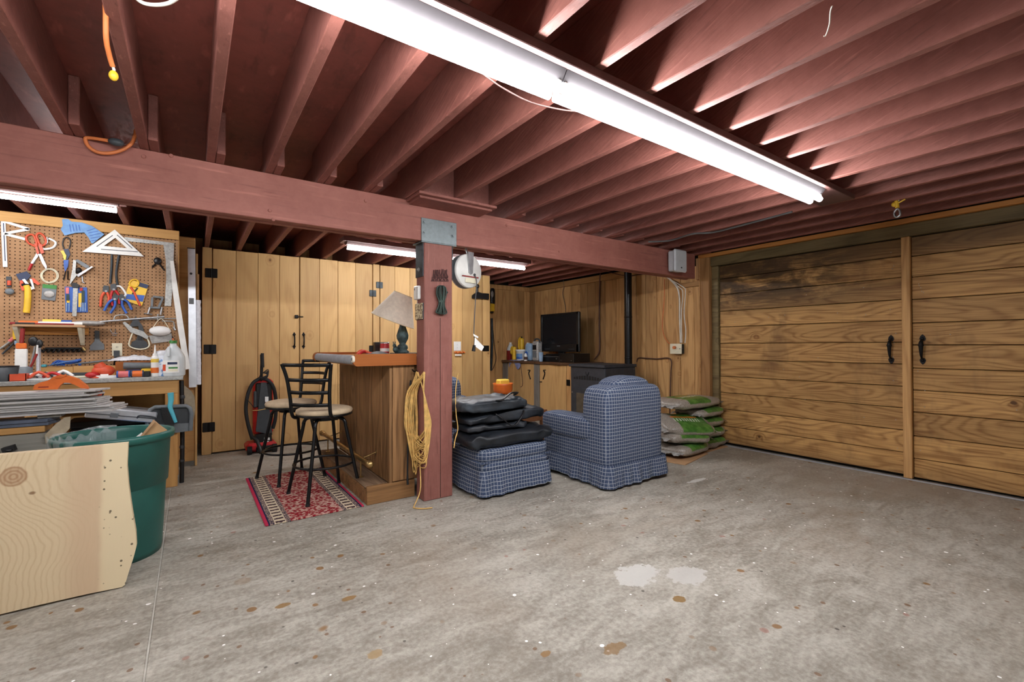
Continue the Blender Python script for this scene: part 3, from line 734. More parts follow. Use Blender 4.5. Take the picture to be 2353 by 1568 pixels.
# wrought iron letters: two worn rows, the upper one tall
s = empty('iron_sign', (1.604, 3.265, 1.78), 'rusty iron cut-out sign on the front of the red post', 'sign')
plain('rust_iron', (86, 52, 50), .7, .4, .2, 60)
def pp(px, py): return W(px, py, 'y', 3.2685)
rows = [(994, 1028, 621, 638), (991, 1029, 637, 646)]
for (xa, xb, ya, yb) in rows:
    n_ = 9
    for i in range(n_):
        x = xa+(xb-xa)*(i+.5)/n_; g = G()
        jig = random.uniform(-2, 1)
        g.bar(pp(x-1, yb), pp(x+random.uniform(-1, 1), ya+jig), .007, .005, (0, -1, 0))
        if i % 2: g.bar(pp(x, (ya+yb)/2), pp(x+3, ya+2), .005, .005, (0, -1, 0))
        else: g.bar(pp(x, (ya+yb)/2), pp(x+3, yb-1), .005, .005, (0, -1, 0))
        g.build('letter_stroke', 'rust_iron', s)
    G().bar(pp(xa-1, yb), pp(xb+1, yb+.5), .006, .005, (0, -1, 0)).build('rail', 'rust_iron', s)
# bundled green extension cord
s = empty('cord_bundle', (1.611, 3.25, 1.44), 'bundled dark green extension cord hanging on the post', 'cord')
g = G()
for i in range(13):
    a = 2*PI*i/13; r = 1+.25*math.sin(i*2.1)
    dx, dy = .028*math.cos(a)*r, .013*math.sin(a)
    c = V(1.611, 3.246, 0)
    g.tube([c+V(dx*.4, dy*.4, 1.672), c+V(dx*1.25, dy*1.2, 1.655), c+V(dx*1.35, dy*1.2, 1.60), c+V(dx*.72, dy*.9, 1.548), c+V(dx*1.0, dy, 1.50), c+V(dx*1.55, dy*1.2, 1.463), c+V(dx*.5, dy, 1.452+.004*math.sin(i*3))], .0052, 7, smooth=4)
g.build('loops', 'dark_green', s)
G().lathe([(.026, 1.54), (.029, 1.548), (.026, 1.556)], (1.611, 3.246, 0), 14, Matrix.Translation((0, 3.246*.45, 0)) @ Matrix.Diagonal((1, .55, 1, 1))).build('tie', 'dark_green', s)
G().tube([V(1.63, 3.248, 1.64), V(1.66, 3.26, 1.632), V(1.672, 3.262, 1.625), V(1.64, 3.25, 1.605)], .003, 6, smooth=4).build('loose_end', 'dark_green', s)
# wall phone jack and picture tile on the left face
s = empty('sensor_box', (1.455, 3.37, 1.56), 'small white box sensor on the left face of the post', 'sensor')
G().rbox(1.446, 1.4715, 3.325, 3.412, 1.565, 1.672, .006).build('case', 'white_plastic', s)
G().box(1.4455, 1.4462, 3.334, 3.340, 1.572, 1.665).build('slot', 'dark_grey', s); G().box(1.4455, 1.4462, 3.385, 3.402, 1.64, 1.655).build('display', 'grey_plastic', s)
G().tube([V(1.455, 3.37, 1.566), V(1.455, 3.36, 1.548), V(1.465, 3.385, 1.535), V(1.469, 3.40, 1.54)], .002, 6, smooth=4).build('lead', 'cord_white', s)
def tilemat():
    k = N('picture_tile'); p = k.obj(); v = k.voro(p, 55); n_ = k.noise(p, 70, 2)
    c = k.mix(k.ramp(k.math('ADD', v.outputs['Distance'], k.math('MULTIPLY', n_, .3)), .66, .74), lin((214, 200, 164)), lin((120, 100, 76)))
    k.out(c, .5)
tilemat()
s = empty('picture_tile', (1.465, 3.35, 1.40), 'square cream printed tile on the left face of the post', 'tile')
G().rbox(1.463, 1.4715, 3.272, 3.414, 1.405, 1.535, .003).build('backing', 'dark_bracket', s); G().rbox(1.459, 1.463, 3.276, 3.412, 1.409, 1.533, .001).build('face', 'picture_tile', s)
# yellow cord hank
s = empty('rope_hank', (1.44, 3.37, .12), 'hank of yellow electrical cord hanging on the post beside the bar', 'cord')
g = G(); tp = V(1.462, 3.375, .985)
for i in range(32):
    f = i/31; w_ = .012+.058*abs(math.sin(i*1.9)); lo = .30+.16*math.sin(i*2.7)**2-.10*(i % 5 == 0); c = 1.447+.02*math.sin(i*1.1); dy = .012*math.sin(i*2.3)
    pts = [tp+V(.012*math.sin(i), dy*.5-.012, .015*math.cos(i*1.7)), V(c-w_*.75, 3.385+dy, .80+.05*math.sin(i)), V(c-w_*1.0, 3.38+dy, .58), V(c-w_*.4, 3.375+dy, lo+.04), V(c+w_*.1, 3.37-dy, lo), V(c+w_*.62, 3.36-dy*.5, lo+.10), V(c+w_*.8 if c+w_*.8 < 1.458 else c+w_*.8, 3.257 if c+w_*.8 > 1.458 else 3.36, .62), V(min(c+w_*.55, 1.465), 3.36, .84), tp+V(.01*math.cos(i), -.02, .01*math.sin(i))]
    pts = [V(p_.x, min(p_.y, 3.40) if p_.x < 1.46 else min(p_.y, 3.257), p_.z) for p_ in pts]
    g.tube(pts, .0038, 6, smooth=5)
g.build('loops', 'cord_yellow', s)
G().tube([V(1.46, 3.36, .5), V(1.452, 3.30, .25), V(1.43, 3.25, .10), V(1.36, 3.20, .012), V(1.35, 3.17, .008), V(1.40, 3.12, .007), V(1.46, 3.10, .007)], .0045, 6, smooth=5).build('tail', 'cord_yellow', s)
G().tube([V(1.415, 3.395, .93), V(1.40, 3.40, .75), V(1.395, 3.40, .5), V(1.385, 3.39, .2), V(1.386, 3.385, .12)], lambda t_: .007 if t_ < .8 else .009, 7, smooth=4).build('black_lead', 'rubber', s)
G().tube([V(1.4725, 3.40, 1.0), V(1.44, 3.40, 1.0), V(1.43, 3.40, 1.015)], .006, 6).build('hook', 'black_iron', s)

# ---------------- cord reel hanging from the beam
s = empty('cord_reel', (1.885, 3.34, 1.69), 'white round retractable cord reel hanging under the beam', 'cord reel')
Mr = Matrix.Translation((1.885, 3.345, 1.823)) @ Matrix.Rotation(math.radians(12), 4, 'Z') @ Matrix.Rotation(PI/2, 4, 'X')
G().lathe([(.06, -.055), (.125, -.052), (.141, -.044), (.141, .034), (.134, .044), (.10, .046), (.096, .052), (.0, .054)], (0, 0, 0), 40, Mr).build('drum', 'white_paint', s)
G().lathe([(.1425, -.03), (.1425, .02)], (0, 0, 0), 40, Mr).build('rim_band', 'grey_plastic', s)
def rl(x, z, d): return Mr @ V(x, z, d)
G().prism([rl(-.032, .155, .055), rl(.032, .155, .055), rl(.022, -.02, .055), rl(.0, -.032, .055), rl(-.022, -.02, .055)], (Mr.to_3x3() @ V(0, 0, 1))*.008).build('hanger_strap', 'steel', s)
G().box(-.09, .09, -.055, -.045, .0545, .058, Mr).build('red_stripe', 'dark_red', s)
G().box(-.055, .06, -.10, -.06, .0545, .0555, Mr).build('print_label', 'cream_plastic', s)
G().ell(rl(.045, -.03, .058), .012, .008, .012, 10, 6).build('cord_outlet', 'dark_grey', s)
G().tube([rl(-.03, .15, .05), rl(-.012, .19, .02), rl(0, .2, 0), rl(.012, .19, -.02), rl(.03, .15, -.02)], .005, 6, smooth=4).tube([rl(0, .197, 0), rl(0, .215, .0), rl(.0, .235, .0)], .004, 6).build('hook', 'steel', s)
cp = [rl(.045, -.03, .062), rl(.055, -.10, .07), V(1.93, 3.27, 1.55), V(1.92, 3.27, 1.40), V(1.915, 3.27, 1.30)]
G().tube(cp, .0042, 6, smooth=6).build('cord', 'cord_grey', s)
G().tube([V(1.915, 3.27, 1.30), V(1.925, 3.27, 1.26), V(1.92, 3.27, 1.20)], .005, 6).cyl((1.92, 3.27, 1.205), (1.912, 3.27, 1.155), .012, .016, 10).build('plug', 'rubber', s)
G().prism([V(1.905, 3.262, 1.30), V(1.955, 3.262, 1.275), V(1.95, 3.262, 1.262), V(1.91, 3.262, 1.28)], (0, .001, 0)).prism([V(1.92, 3.262, 1.27), V(2.01, 3.262, 1.19), V(1.985, 3.262, 1.155), V(1.915, 3.262, 1.20)], (0, .001, 0)).build('paper_tag', 'paper', s)

# ---------------- on the right end of the cupboard
q = W(1051, 796, 'y', CY-.011); s = empty('power_outlet', (q.x, q.y, q.z-.06), 'white wall outlet beside the post with an orange garland below', 'outlet')
G().rbox(q.x-.062, q.x+.06, CY-.017, CY-.0085, q.z-.07, q.z+.07, .004).build('cover_plate', 'white_plastic', s)
for dz in (-.022, .022): G().box(q.x-.006, q.x-.003, CY-.0178, CY-.0165, q.z+dz-.006, q.z+dz+.006).build('socket_slot', 'dark_grey', s)
s = empty('garland', (q.x, CY-.03, q.z-.12), 'short orange and white garland under the white outlet', 'garland')
for i in range(9): G().ell((q.x-.05+.02*i, CY-.03, q.z-.092+.008*math.sin(i*2)), .014, .012, .012, 8, 6).build('bead', 'orange', s)
for i in range(5): G().ell((q.x-.04+.022*i, CY-.03, q.z-.135), .015, .012, .013, 8, 6).build('bead', 'white_plastic', s)
s = empty('door_clamp', W(1100, 690, 'y', CY-.05), 'black door clamp hanging at the top of the right cupboard door', 'door clamp')  # a plain black door clamp: knob, stem and jaw, no lamp in it
def c1(px, py, y=CY-.03): return W(px, py, 'y', y)
G().ell(c1(1097, 658), .03, .03, .035, 12, 8).build('knob', 'black_plastic', s)
G().cyl(c1(1097, 661), c1(1097, 676), .014, n=10).build('stem', 'black_plastic', s)
G().prism([c1(1084, 686), c1(1084, 679), c1(1095, 671), c1(1104, 674), c1(1121, 678), c1(1121, 689), c1(1106, 687)], (0, -.03, 0)).build('jaw', 'black_plastic', s)
# ---------------- upright vacuum cleaner by the cupboard
YV = 5.93
def vv(px, py, y=YV): return W(px, py, 'y', y)
s = empty('vacuum_cleaner', vv(602, 1035), 'red and black upright vacuum cleaner with its hose looped round it', 'vacuum cleaner')
s.location.z = 0; WL[s.name] = Vector(s.location)
b0, b1 = vv(583, 1005), vv(632, 870)
G().rbox(vv(582, 900).x, vv(628, 900).x, YV-.02, YV+.12, vv(600, 1000).z, vv(600, 872).z, .03).build('dust_body', 'red', s)
G().rbox(vv(586, 900).x, vv(624, 900).x, YV-.05, YV-.015, vv(600, 935).z, vv(600, 880).z, .012).build('upper_case', 'black_plastic', s)
G().prism([vv(600, 880, YV-.06), vv(613, 880, YV-.06), vv(626, 1000, YV-.06), vv(588, 992, YV-.06)], (0, .045, 0)).build('back_spine', 'dark_grey', s)
G().prism([vv(585, 1030, YV-.07), vv(626, 1026, YV-.07), vv(624, 995, YV-.07), vv(588, 1000, YV-.07)], (0, .12, 0)).build('lower_case', 'black_plastic', s)
for (x0, x1, y0, y1) in ((609, 617, 912, 924), (607, 620, 1006, 1012), (605, 618, 1014, 1021)):
    G().prism([vv(x0, y0, YV-.075), vv(x1, y0, YV-.075), vv(x1, y1, YV-.075), vv(x0, y1, YV-.075)], (0, .002, 0)).build('sticker', 'paper', s)
hz = .085
G().rbox(vv(563, 1040).x, vv(634, 1040).x, YV-.10, YV+.14, .02, hz+.03, .028).build('floor_head', 'red', s)
G().rbox(vv(586, 1040).x, vv(630, 1040).x, YV-.115, YV-.08, .015, .08, .01).build('skirt', 'black_plastic', s)
for px in (571, 628):
    q = vv(px, 1030); G().cyl((q.x-.022, YV-.11, .045), (q.x+.022, YV-.11, .045), .045, n=18).build('wheel', 'rubber', s)
G().tube([vv(600, 880), vv(601, 850), vv(603, 812)], lambda t: .013 if t < .5 else .017, 10).build('handle', 'black_plastic', s)
G().tube([vv(603, 845, YV-.02), vv(602, 815, YV-.02)], .02, 10).build('grip', 'rubber', s)
hose = [vv(598, 870, YV-.05), vv(582, 880, YV-.07), vv(570, 905, YV-.08), vv(565, 940, YV-.09), vv(570, 975, YV-.10), vv(580, 1010, YV-.11)]
G().tube(hose, .019, 12, smooth=8).build('hose', 'rubber', s)
G().tube([vv(579, 1005, YV-.11), V(vv(590, 1032, YV-.14).x, YV-.17, .16), V(vv(600, 1052, YV-.2).x, YV-.23, .022)], .019, 12).build('wand', 'black_plastic', s)
G().tube([vv(598, 870, YV-.05), vv(615, 874, YV-.06), vv(628, 890, YV-.06), vv(634, 920, YV-.05), vv(633, 960, YV-.04), vv(627, 985, YV-.03)], .019, 12, smooth=8).build('hose', 'rubber', s)
g = G()
for i in range(7): g.tube([vv(596, 866, YV-.08), vv(604+2*i, 858-1.5*i, YV-.09), vv(614, 862+i, YV-.10), vv(600, 868, YV-.09)], .004, 6, True, smooth=4)
g.build('cord_loops', 'rubber', s)
G().tube([vv(600, 868, YV-.08), vv(577, 890, YV-.08), vv(566, 912, YV-.1), vv(578, 930, YV-.12), vv(586, 940, YV-.08)], .0035, 6, smooth=5).build('power_cord', 'rubber', s)
G().rbox(vv(581, 900).x, vv(588, 900).x, YV-.09, YV-.05, vv(585, 935).z, vv(585, 898).z, .008).build('tool_clip', 'dark_grey', s)
G().tube([vv(580, 944, YV-.08), vv(595, 943, YV-.085), vv(612, 940, YV-.085), vv(628, 936, YV-.07)], .004, 6).build('yellow_string', 'cord_yellow', s)
# ================================================================== WORKBENCH CORNER
YP = 5.39
def pegmat():
    k = N('pegboard'); p = k.pos(); s = k.n('ShaderNodeSeparateXYZ'); k.set(s.inputs[0], p)
    f = []
    for i in (0, 2):
        m = k.math('SUBTRACT', k.math('MODULO', k.math('ADD', s.outputs[i], 10.0), .0285), .01425); f.append(k.math('MULTIPLY', m, m))
    d = k.math('SQRT', k.math('ADD', f[0], f[1]))
    c = k.mix(k.ramp(k.noise(p, 5, 4), .3, .7), lin((176, 138, 102)), lin((150, 114, 82)))
    c = k.mix(k.ramp(d, .0048, .0036), c, lin((44, 28, 18)))
    k.out(c, .75, 0, .2); k.bump(k.ramp(d, .0036, .005), .6, .004)
pegmat()
peg = empty('pegboard', (-1.35, YP, .95), 'brown perforated pegboard covered with hand tools above the bench', 'pegboard')
G().rbox(-2.55, -.100, YP, YP+.018, .95, 2.215, .002).build('panel', 'pegboard', peg)
G().rbox(-2.55, -.093, YP-.018, YP+.018, 2.217, 2.303, .004).build('top_rail', 'bench_wood', peg)
G().box(-.100, -.094, YP-.004, YP+.018, .95, 2.215).build('edge_strip', 'pine_x', peg)

bn = empty('workbench', (-1.0, 5.1, 0), 'long wooden workbench under the pegboard with a metal edged top', 'workbench')
ZT = .945
G().rbox(-2.5, -.055, 4.865, 5.385, ZT-.028, ZT, .003).build('worktop', 'bench_top', bn)
G().rbox(-2.5, -.052, 4.852, 4.8645, ZT-.03, ZT+.002, .002).build('metal_edge', 'worn_steel', bn)
G().rbox(-2.5, -.088, 4.875, 4.915, .80, ZT-.029, .003).build('apron', 'bench_wood', bn)
for x0 in (-.178, -1.02, -2.4):
    for y0 in (4.876, 5.29): G().rbox(x0, x0+.088, y0+(.04 if y0 < 5 else 0), y0+.09, 0, ZT-.03 if y0 > 5 or x0 < -.5 else ZT-.03, .003).build('leg', 'bench_wood_z', bn)
G().rbox(-.178, -.090, 4.874, 4.915, 0, .798, .003).build('leg_facing', 'bench_wood_z', bn)
G().rbox(-2.4, -.18, 4.95, 5.38, .30, .325, .003).build('lower_shelf', 'bench_wood', bn)
G().rbox(-2.4, -.09, 5.36, 5.384, .33, .91, .003).build('back_panel', 'bench_wood', bn)
G().rbox(-.62, -.56, 5.30, 5.36, .33, .91, .003).build('stud', 'bench_wood_z', bn)
def ux(px, y): return W(px, 800, 'y', y).x
G().rbox(ux(84, 5.28), ux(168, 5.28), 5.28, 5.375, ZT+.001, 1.032, .003).build('riser', 'bench_wood', bn)
G().rbox(ux(168.5, 5.28), ux(272, 5.28), 5.28, 5.375, ZT+.001, 1.036, .003).build('riser', 'bench_wood', bn)
G().rbox(ux(265, 5.24), ux(350, 5.24), 5.24, 5.278, ZT+.001, 1.07, .003).build('riser', 'varnished', bn)

# ---------------- tools on the pegboard: outlines at their own size on the board, with real thickness
OFF = 0.0
def tp(px, py, off=.004): return W(px, py, 'y', YP-off)
def plate(poly, off=.004, th=.006): return G().prism([tp(x, y, off) for x, y in poly], (0, -th, 0))
def pz(name, mat, label, cat, poly, off=.004, th=.006, group='tools on the pegboard'): return plate(poly, off, th).thing(name, mat, label, cat, group)
def tl(name, label, cat, at, group='tools on the pegboard'): return empty(name, tp(*at), label, cat, group)
def tb(path, r, off=.008, sm=5, n=8, closed=False): return G().tube([tp(x, y, off) for x, y in path], r, n, closed, smooth=sm)
def bars(segs, w_, off=.004, th=.006):
    g = G()
    for a, b in segs: g.bar(tp(*a, off), tp(*b, off), w_, th, (0, -1, 0))
    return g

t = tl('rafter_gauge', 'white slotted angle finder at the top left of the pegboard', 'gauge', (10, 610))
bars([((7.6, 508), (12.4, 614))], .026).build('beam', 'white_plastic', t)
bars([((8, 513), (12, 600))], .006, .0101, .001).build('slot', 'navy', t)
for i, sg in enumerate([((6, 508), (67, 527)), ((6, 538), (67, 527)), ((11, 538), (58, 550))]): bars([sg], .02, .010, .005).build('arm', 'white_plastic', t)
t = tl('scissors', 'orange handled scissors on the pegboard', 'scissors', (100, 620))
tb([(60, 547), (66, 540), (77, 541), (84, 558), (83, 566), (74, 563), (65, 558)], .008, .014, 5, 8, True).build('finger_loop', 'orange_red', t)
tb([(84, 541), (91, 536), (101, 543), (106, 556), (100, 564), (92, 562), (87, 552)], .008, .014, 5, 8, True).build('finger_loop', 'orange_red', t)
plate([(79, 560), (85, 560), (91, 583), (86, 585)], .008, .012).build('shank', 'orange_red', t); plate([(88, 562), (97, 562), (102, 582), (95, 584)], .010, .012).build('shank', 'orange_red', t)
plate([(88, 584), (95, 584), (108, 612), (107, 621), (97, 606)], .010, .004).build('blade', 'steel', t); plate([(86, 584), (90, 584), (78, 606), (72, 606)], .006, .003).build('blade', 'steel', t)
t = tl('hook_clamp', 'small white hooked frame behind the scissors', 'clamp', (110, 574))
tb([(112, 548), (128, 557), (122, 569), (104, 573), (98, 571)], .009, .010, 3).build('frame', 'white_plastic', t); tb([(108, 545), (109, 558), (104, 563)], .005, .012, 2).build('screw', 'steel', t)
t = tl('cutter_knife', 'thin white knife with a red handle under the scissors', 'knife', (72, 618))
plate([(84, 582), (88, 590), (73, 609), (70, 606)], .012, .004).build('blade', 'white_plastic', t); tb([(73, 606), (66, 621)], .009, .012, 0).build('handle', 'red', t)
t = tl('blue_template', 'blue ribbed plastic template hanging from the top rail', 'template', (180, 560))
plate([(143, 505), (148, 503.5), (157, 504), (165, 510), (189, 512), (212, 520), (240, 539), (214, 560), (210, 559), (204, 547), (194, 535), (173, 536), (149, 542), (140, 528), (145, 519)], .018, .010).build('body', 'sky_blue', t)
for a, b in (((160, 516), (163, 533)), ((167, 516), (170, 532)), ((174, 516), (177, 531)), ((181, 517), (184, 531)), ((200, 531), (219, 525)), ((203, 536), (226, 531)), ((206, 542), (232, 536)), ((208, 548), (230, 544)), ((210, 554), (222, 552))):
    bars([(a, b)], .005, .028, .002).build('rib', 'blue', t)
t = tl('tin_snips', 'blue and yellow tin snips hanging by a strap on the pegboard', 'snips', (150, 645))
tb([(147, 572), (144, 560), (148, 548), (156, 546), (162, 555), (159, 572)], .005, .012, 5).build('strap', 'black_plastic', t)
plate([(147, 573), (158, 573), (162, 585), (156, 597), (148, 592), (150, 582)], .006, .012).build('pivot', 'navy', t)
plate([(139, 577), (146, 576), (153, 588), (151, 598), (147, 597), (145, 587)], .018, .008).build('grip', 'yellow_pale', t)
plate([(147, 598), (158, 598), (157, 612), (150, 625), (147, 612)], .008, .010).build('grip', 'blue', t)
tb([(151, 622), (146, 644)], .004, .010, 0).build('blade', 'black_iron', t); tb([(156, 622), (156, 643), (160, 642)], .004, .010, 0).build('blade', 'black_iron', t)
t = tl('speed_square', 'large white triangular speed square on the pegboard', 'square', (264, 590))
o3 = [(189, 579), (331, 590), (264, 528)]; i3 = [(239, 565.5), (292, 571), (265, 547)]
for a in range(3):
    b = (a+1) % 3; plate([o3[a], o3[b], i3[b], i3[a]], .020, .006).build('arm', 'white_paint', t)
for a, b in (((232, 573), (317, 579)), ((222, 567), (259, 541)), ((269, 540), (304, 571))): bars([(a, b)], .006, .0262, .001).build('slot', 'dark_grey', t)
t = tl('framing_square', 'worn steel framing square in the right corner of the pegboard', 'square', (386, 704))
plate([(286, 545), (400, 559), (399, 568), (373, 563), (288, 554)], .005, .004).build('tongue', 'worn_steel', t)
plate([(375, 559), (400, 561), (398, 640), (393, 704), (378, 703), (382, 640), (381, 600)], .0095, .003).build('blade', 'worn_steel', t)
t = tl('wire_coil', 'small coil of pale wire on the pegboard', 'wire', (112, 655))
for r_, dx in ((19, 0), (17.5, 1), (20.5, 2), (18, 3)): tb([(112+dx+r_*math.cos(a*PI/8), 634+r_*.82*math.sin(a*PI/8)) for a in range(16)], .0025, .006+.002*dx, 3, 6, True).build('turn', 'cream_plastic', t)
t = tl('spring_pliers', 'black pliers with short red handles and white jaws, left on the pegboard', 'pliers', (70, 668))
plate([(37, 631), (62, 624), (72, 634), (64, 644), (47, 648)], .008, .012).build('head', 'navy', t)
plate([(47, 645), (53, 645), (58, 667), (52, 669), (47, 655)], .012, .014).build('handle', 'orange_red', t); plate([(73, 640), (79, 640), (94, 653), (88, 656), (78, 650)], .012, .014).build('handle', 'orange_red', t)
plate([(51, 643), (57, 641), (76, 664), (73, 667), (66, 662)], .020, .006).build('jaw', 'white_plastic', t); plate([(68, 641), (74, 642), (80, 664), (76, 665)], .020, .006).build('jaw', 'white_plastic', t)
t = tl('hammer', 'hammer with a bright yellow handle on the pegboard', 'hammer', (61, 722))
tb([(61, 656), (64, 668), (63, 700), (60.5, 719)], .021, .022, 3, 10).build('handle', 'yellow', t); tb([(50, 655), (72, 656)], .013, .020, 0).build('head', 'black_iron', t)
t = tl('pocket_plane', 'small orange and grey hand tool at the left of the pegboard', 'tool', (20, 680))
plate([(15, 636), (27, 636), (27, 660), (16, 660)], .006, .014).build('body', 'dark_grey', t); tb([(21, 645), (21, 656)], .012, .022, 0).build('grip', 'orange_red', t)
G().ell(tp(22, 670, .02), .028, .014, .026, 12, 8).build('wheel', 'grey_plastic', t)
t = tl('blister_pack', 'green and grey packet of small parts on the pegboard', 'packet', (112, 692))
plate([(98, 653), (131, 656), (127, 692), (95, 688)], .005, .004).build('card', 'grey_plastic', t); plate([(98, 653), (131, 656), (130, 665), (98, 662)], .0092, .001).build('header', 'green', t)
G().ell(tp(113, 676, .012), .035, .008, .03, 14, 8).build('bubble', 'silver_bag', t)
t = tl('tool_pouch', 'blue display card of small drivers on the pegboard', 'tool set', (176, 718))
plate([(149, 659), (200, 661), (202, 718), (151, 718)], .005, .005).build('card', 'blue', t)
for px, m_, y0, y1 in ((155, 'pink', 661, 675), (184, 'yellow', 674, 706), (191, 'dark_green', 668, 695), (187, 'red', 662, 669), (156, 'dark_green', 677, 692), (157, 'yellow', 690, 696)): plate([(px-3.5, y0), (px+3.5, y0), (px+3.5, y1), (px-3.5, y1)], .0102, .006).build('driver', m_, t)
for px in (153, 159, 186, 191, 196): tb([(px, 696), (px, 716)], .004, .013, 0, 6).build('shaft', 'pale_blue', t)
t = tl('putty_knife', 'grey steel scraper hanging in front of the blue card', 'scraper', (172, 728))
plate([(168, 662), (179, 662), (176, 727), (166, 727)], .020, .003).build('blade', 'worn_steel', t); plate([(164, 652), (174, 650), (184, 656), (181, 662), (167, 661)], .016, .02).build('handle', 'black_plastic', t)
t = tl('spring_clamp', 'grey steel spring clamp left of the speed square', 'clamp', (190, 655))
plate([(169, 598), (176, 600), (174, 628), (178, 632), (161, 655), (163, 640), (167, 620)], .008, .014).build('jaw', 'worn_steel', t)
plate([(173, 598), (180, 597), (206, 612), (204, 617), (198, 617), (178, 604)], .014, .014).build('jaw', 'grey_plastic', t)
plate([(176, 632), (211, 612), (214, 614), (180, 637)], .022, .006).build('lever', 'steel', t); G().ell(tp(181, 622, .02), .02, .012, .028, 12, 8).build('spring', 'black_iron', t)
tb([(189, 635), (190, 648), (195, 651)], .006, .010, 3).build('hook', 'steel', t)
for k_, (pa, lb) in enumerate((([(257, 588), (256, 620), (253, 652)], 'straight'), ([(273, 588), (270, 605), (267, 630), (270, 655)], 'bent'))):
    t = tl('pry_bar', lb+' dark steel bar hanging under the speed square', 'bar', pa[-1]); tb(pa, .009, .012, 4).build('shaft', 'dark_bracket', t); tb([pa[0], (pa[0][0]+.5, pa[0][1]-12)], .007, .012, 0).build('hook_end', 'dark_bracket', t)
def pliers(cx, cy, ang, hm, label, sc=1.0, off=.014, hd='dark_grey'):
    t = tl('pliers', label, 'pliers', (cx, cy+30), 'pliers on the pegboard')
    def R(x, y): c, s_ = math.cos(ang), math.sin(ang); return (cx+(x*c-y*s_)*sc, cy+(x*s_+y*c)*sc)
    plate([R(-6, -16), R(6, -16), R(8, -6), R(5, 2), R(-5, 2), R(-8, -6)], off, .012).build('head', hd, t)
    tb([R(-3, 0), R(-9, 12), R(-9, 36)], .010, off+.008, 3).build('handle', hm, t); tb([R(3, 0), R(9, 12), R(8, 34)], .010, off+.008, 3).build('handle', hm, t)
    G().cyl(tp(*R(0, -3), off+.010), tp(*R(0, -3), off+.018), .009, n=10).build('pivot', 'steel', t)
pliers(243, 672, .1, 'orange_red', 'orange handled groove pliers hanging at the left of the cluster', .95, .008)
pliers(262, 668, -.15, 'red', 'red handled pliers in the middle of the cluster', .95, .022)
pliers(262, 690, .5, 'blue', 'blue handled pliers hanging lowest in the cluster', .9, .034)
pliers(283, 690, -.5, 'blue', 'blue handled nippers at the right of the cluster', .85, .03)
t = tl('locking_clamp', 'white curved locking clamp behind the pliers', 'clamp', (285, 690)); tb([(262, 660), (275, 658), (285, 668), (289, 678), (280, 684), (276, 684)], .009, .012, 3).build('frame', 'white_plastic', t)
t = tl('yellow_card', 'yellow and blue packaged tool hung askew on the pegboard', 'packet', (315, 705))
plate([(300, 643), (342, 654), (326, 704), (284, 690)], .010, .004).build('card', 'yellow', t); plate([(318, 648), (342, 655), (338, 664), (314, 657)], .0142, .001).build('header', 'navy', t); plate([(291, 676), (333, 679), (328, 694), (288, 687)], .0142, .001).build('band', 'blue', t)
tb([(297, 652), (303, 644), (313, 643), (319, 650), (314, 659), (303, 658)], .006, .020, 4, 8, True).build('coil', 'yellow', t); tb([(300, 660), (308, 672), (316, 690), (322, 703)], .009, .018, 3).build('handle', 'orange_red', t); tb([(316, 662), (304, 676)], .006, .018, 0).build('wire', 'black_plastic', t)
t = tl('wing_key', 'small black winged key hanging near the framing square', 'tool', (361, 615))
G().ell(tp(362, 600, .014), .03, .014, .034, 12, 8).build('body', 'black_plastic', t); tb([(358, 606), (349, 615)], .006, .012, 0).build('wing', 'black_iron', t); tb([(366, 606), (378, 622)], .006, .012, 0).build('wing', 'black_iron', t)
t = tl('c_clamp', 'grey steel corner clamp at the lower right of the pegboard', 'clamp', (358, 728))
for a, b in (((352, 682), (376, 685)), ((350, 684), (349, 706)), ((374, 686), (365, 706)), ((345, 707), (368, 708))): bars([(a, b)], .017, .010, .022).build('frame', 'grey_plastic', t)
tb([(345, 706), (340, 722)], .009, .016, 0).build('foot', 'steel', t); tb([(372, 706), (369, 724)], .009, .016, 0).build('foot', 'steel', t); tb([(331, 720), (350, 723)], .005, .016, 0).build('tommy_bar', 'steel', t)
t = tl('bar_clamp', 'long steel bar clamp lying level across the pegboard', 'clamp', (290, 745))
tb([(205, 742), (290, 735), (378, 728)], .010, .030, 3).build('bar', 'steel', t); tb([(262, 735), (266, 726), (288, 724), (296, 732)], .006, .030, 3).build('handle', 'worn_steel', t)
t = tl('sliding_bar', 'thin steel rod resting on hooks beneath the bar clamp', 'bar', (380, 736)); tb([(300, 736), (360, 733), (408, 732)], .005, .020, 2).build('rod', 'worn_steel', t); tb([(363, 722), (362, 735)], .006, .02, 0).build('stop', 'steel', t)
t = tl('trigger_clamp', 'grey trigger clamp draped with a pale strap on the pegboard', 'clamp', (310, 775))
plate([(282, 742), (288, 740), (306, 754), (330, 762), (342, 774), (338, 780), (322, 772), (300, 764)], .020, .022).build('body', 'worn_steel', t); plate([(312, 727), (328, 750), (333, 772), (322, 770), (318, 750), (296, 752)], .012, .02).build('grip', 'dark_grey', t)
tb([(308, 758), (301, 775), (297, 795), (318, 803), (338, 800), (343, 790), (335, 770)], .006, .03, 4).build('strap', 'cream_plastic', t)
t = tl('dust_brush', 'black flat bench scraper hanging under the trigger clamp', 'scraper', (320, 805)); plate([(300, 795), (304, 786), (314, 781), (317, 768), (327, 768), (328, 780), (338, 787), (341, 800), (310, 801)], .008, .012).build('blade', 'dark_grey', t); plate([(317, 766), (327, 766), (327, 782), (317, 781)], .0202, .008).build('handle', 'black_plastic', t)
t = tl('dust_mask', 'white paper dust mask hanging on the pegboard', 'mask', (370, 775))
G().ell(tp(368, 761, .04), .082, .05, .046, 18, 10).build('cup', 'paper', t); tb([(350, 755), (370, 732), (388, 755)], .003, .03, 3, 6).build('elastic', 'cream_plastic', t)
pz('grey_pad', 'silver_bag', 'flat grey square pad behind the dust mask', 'pad', [(342, 772), (394, 766), (396, 784), (349, 790)], .008, .008)
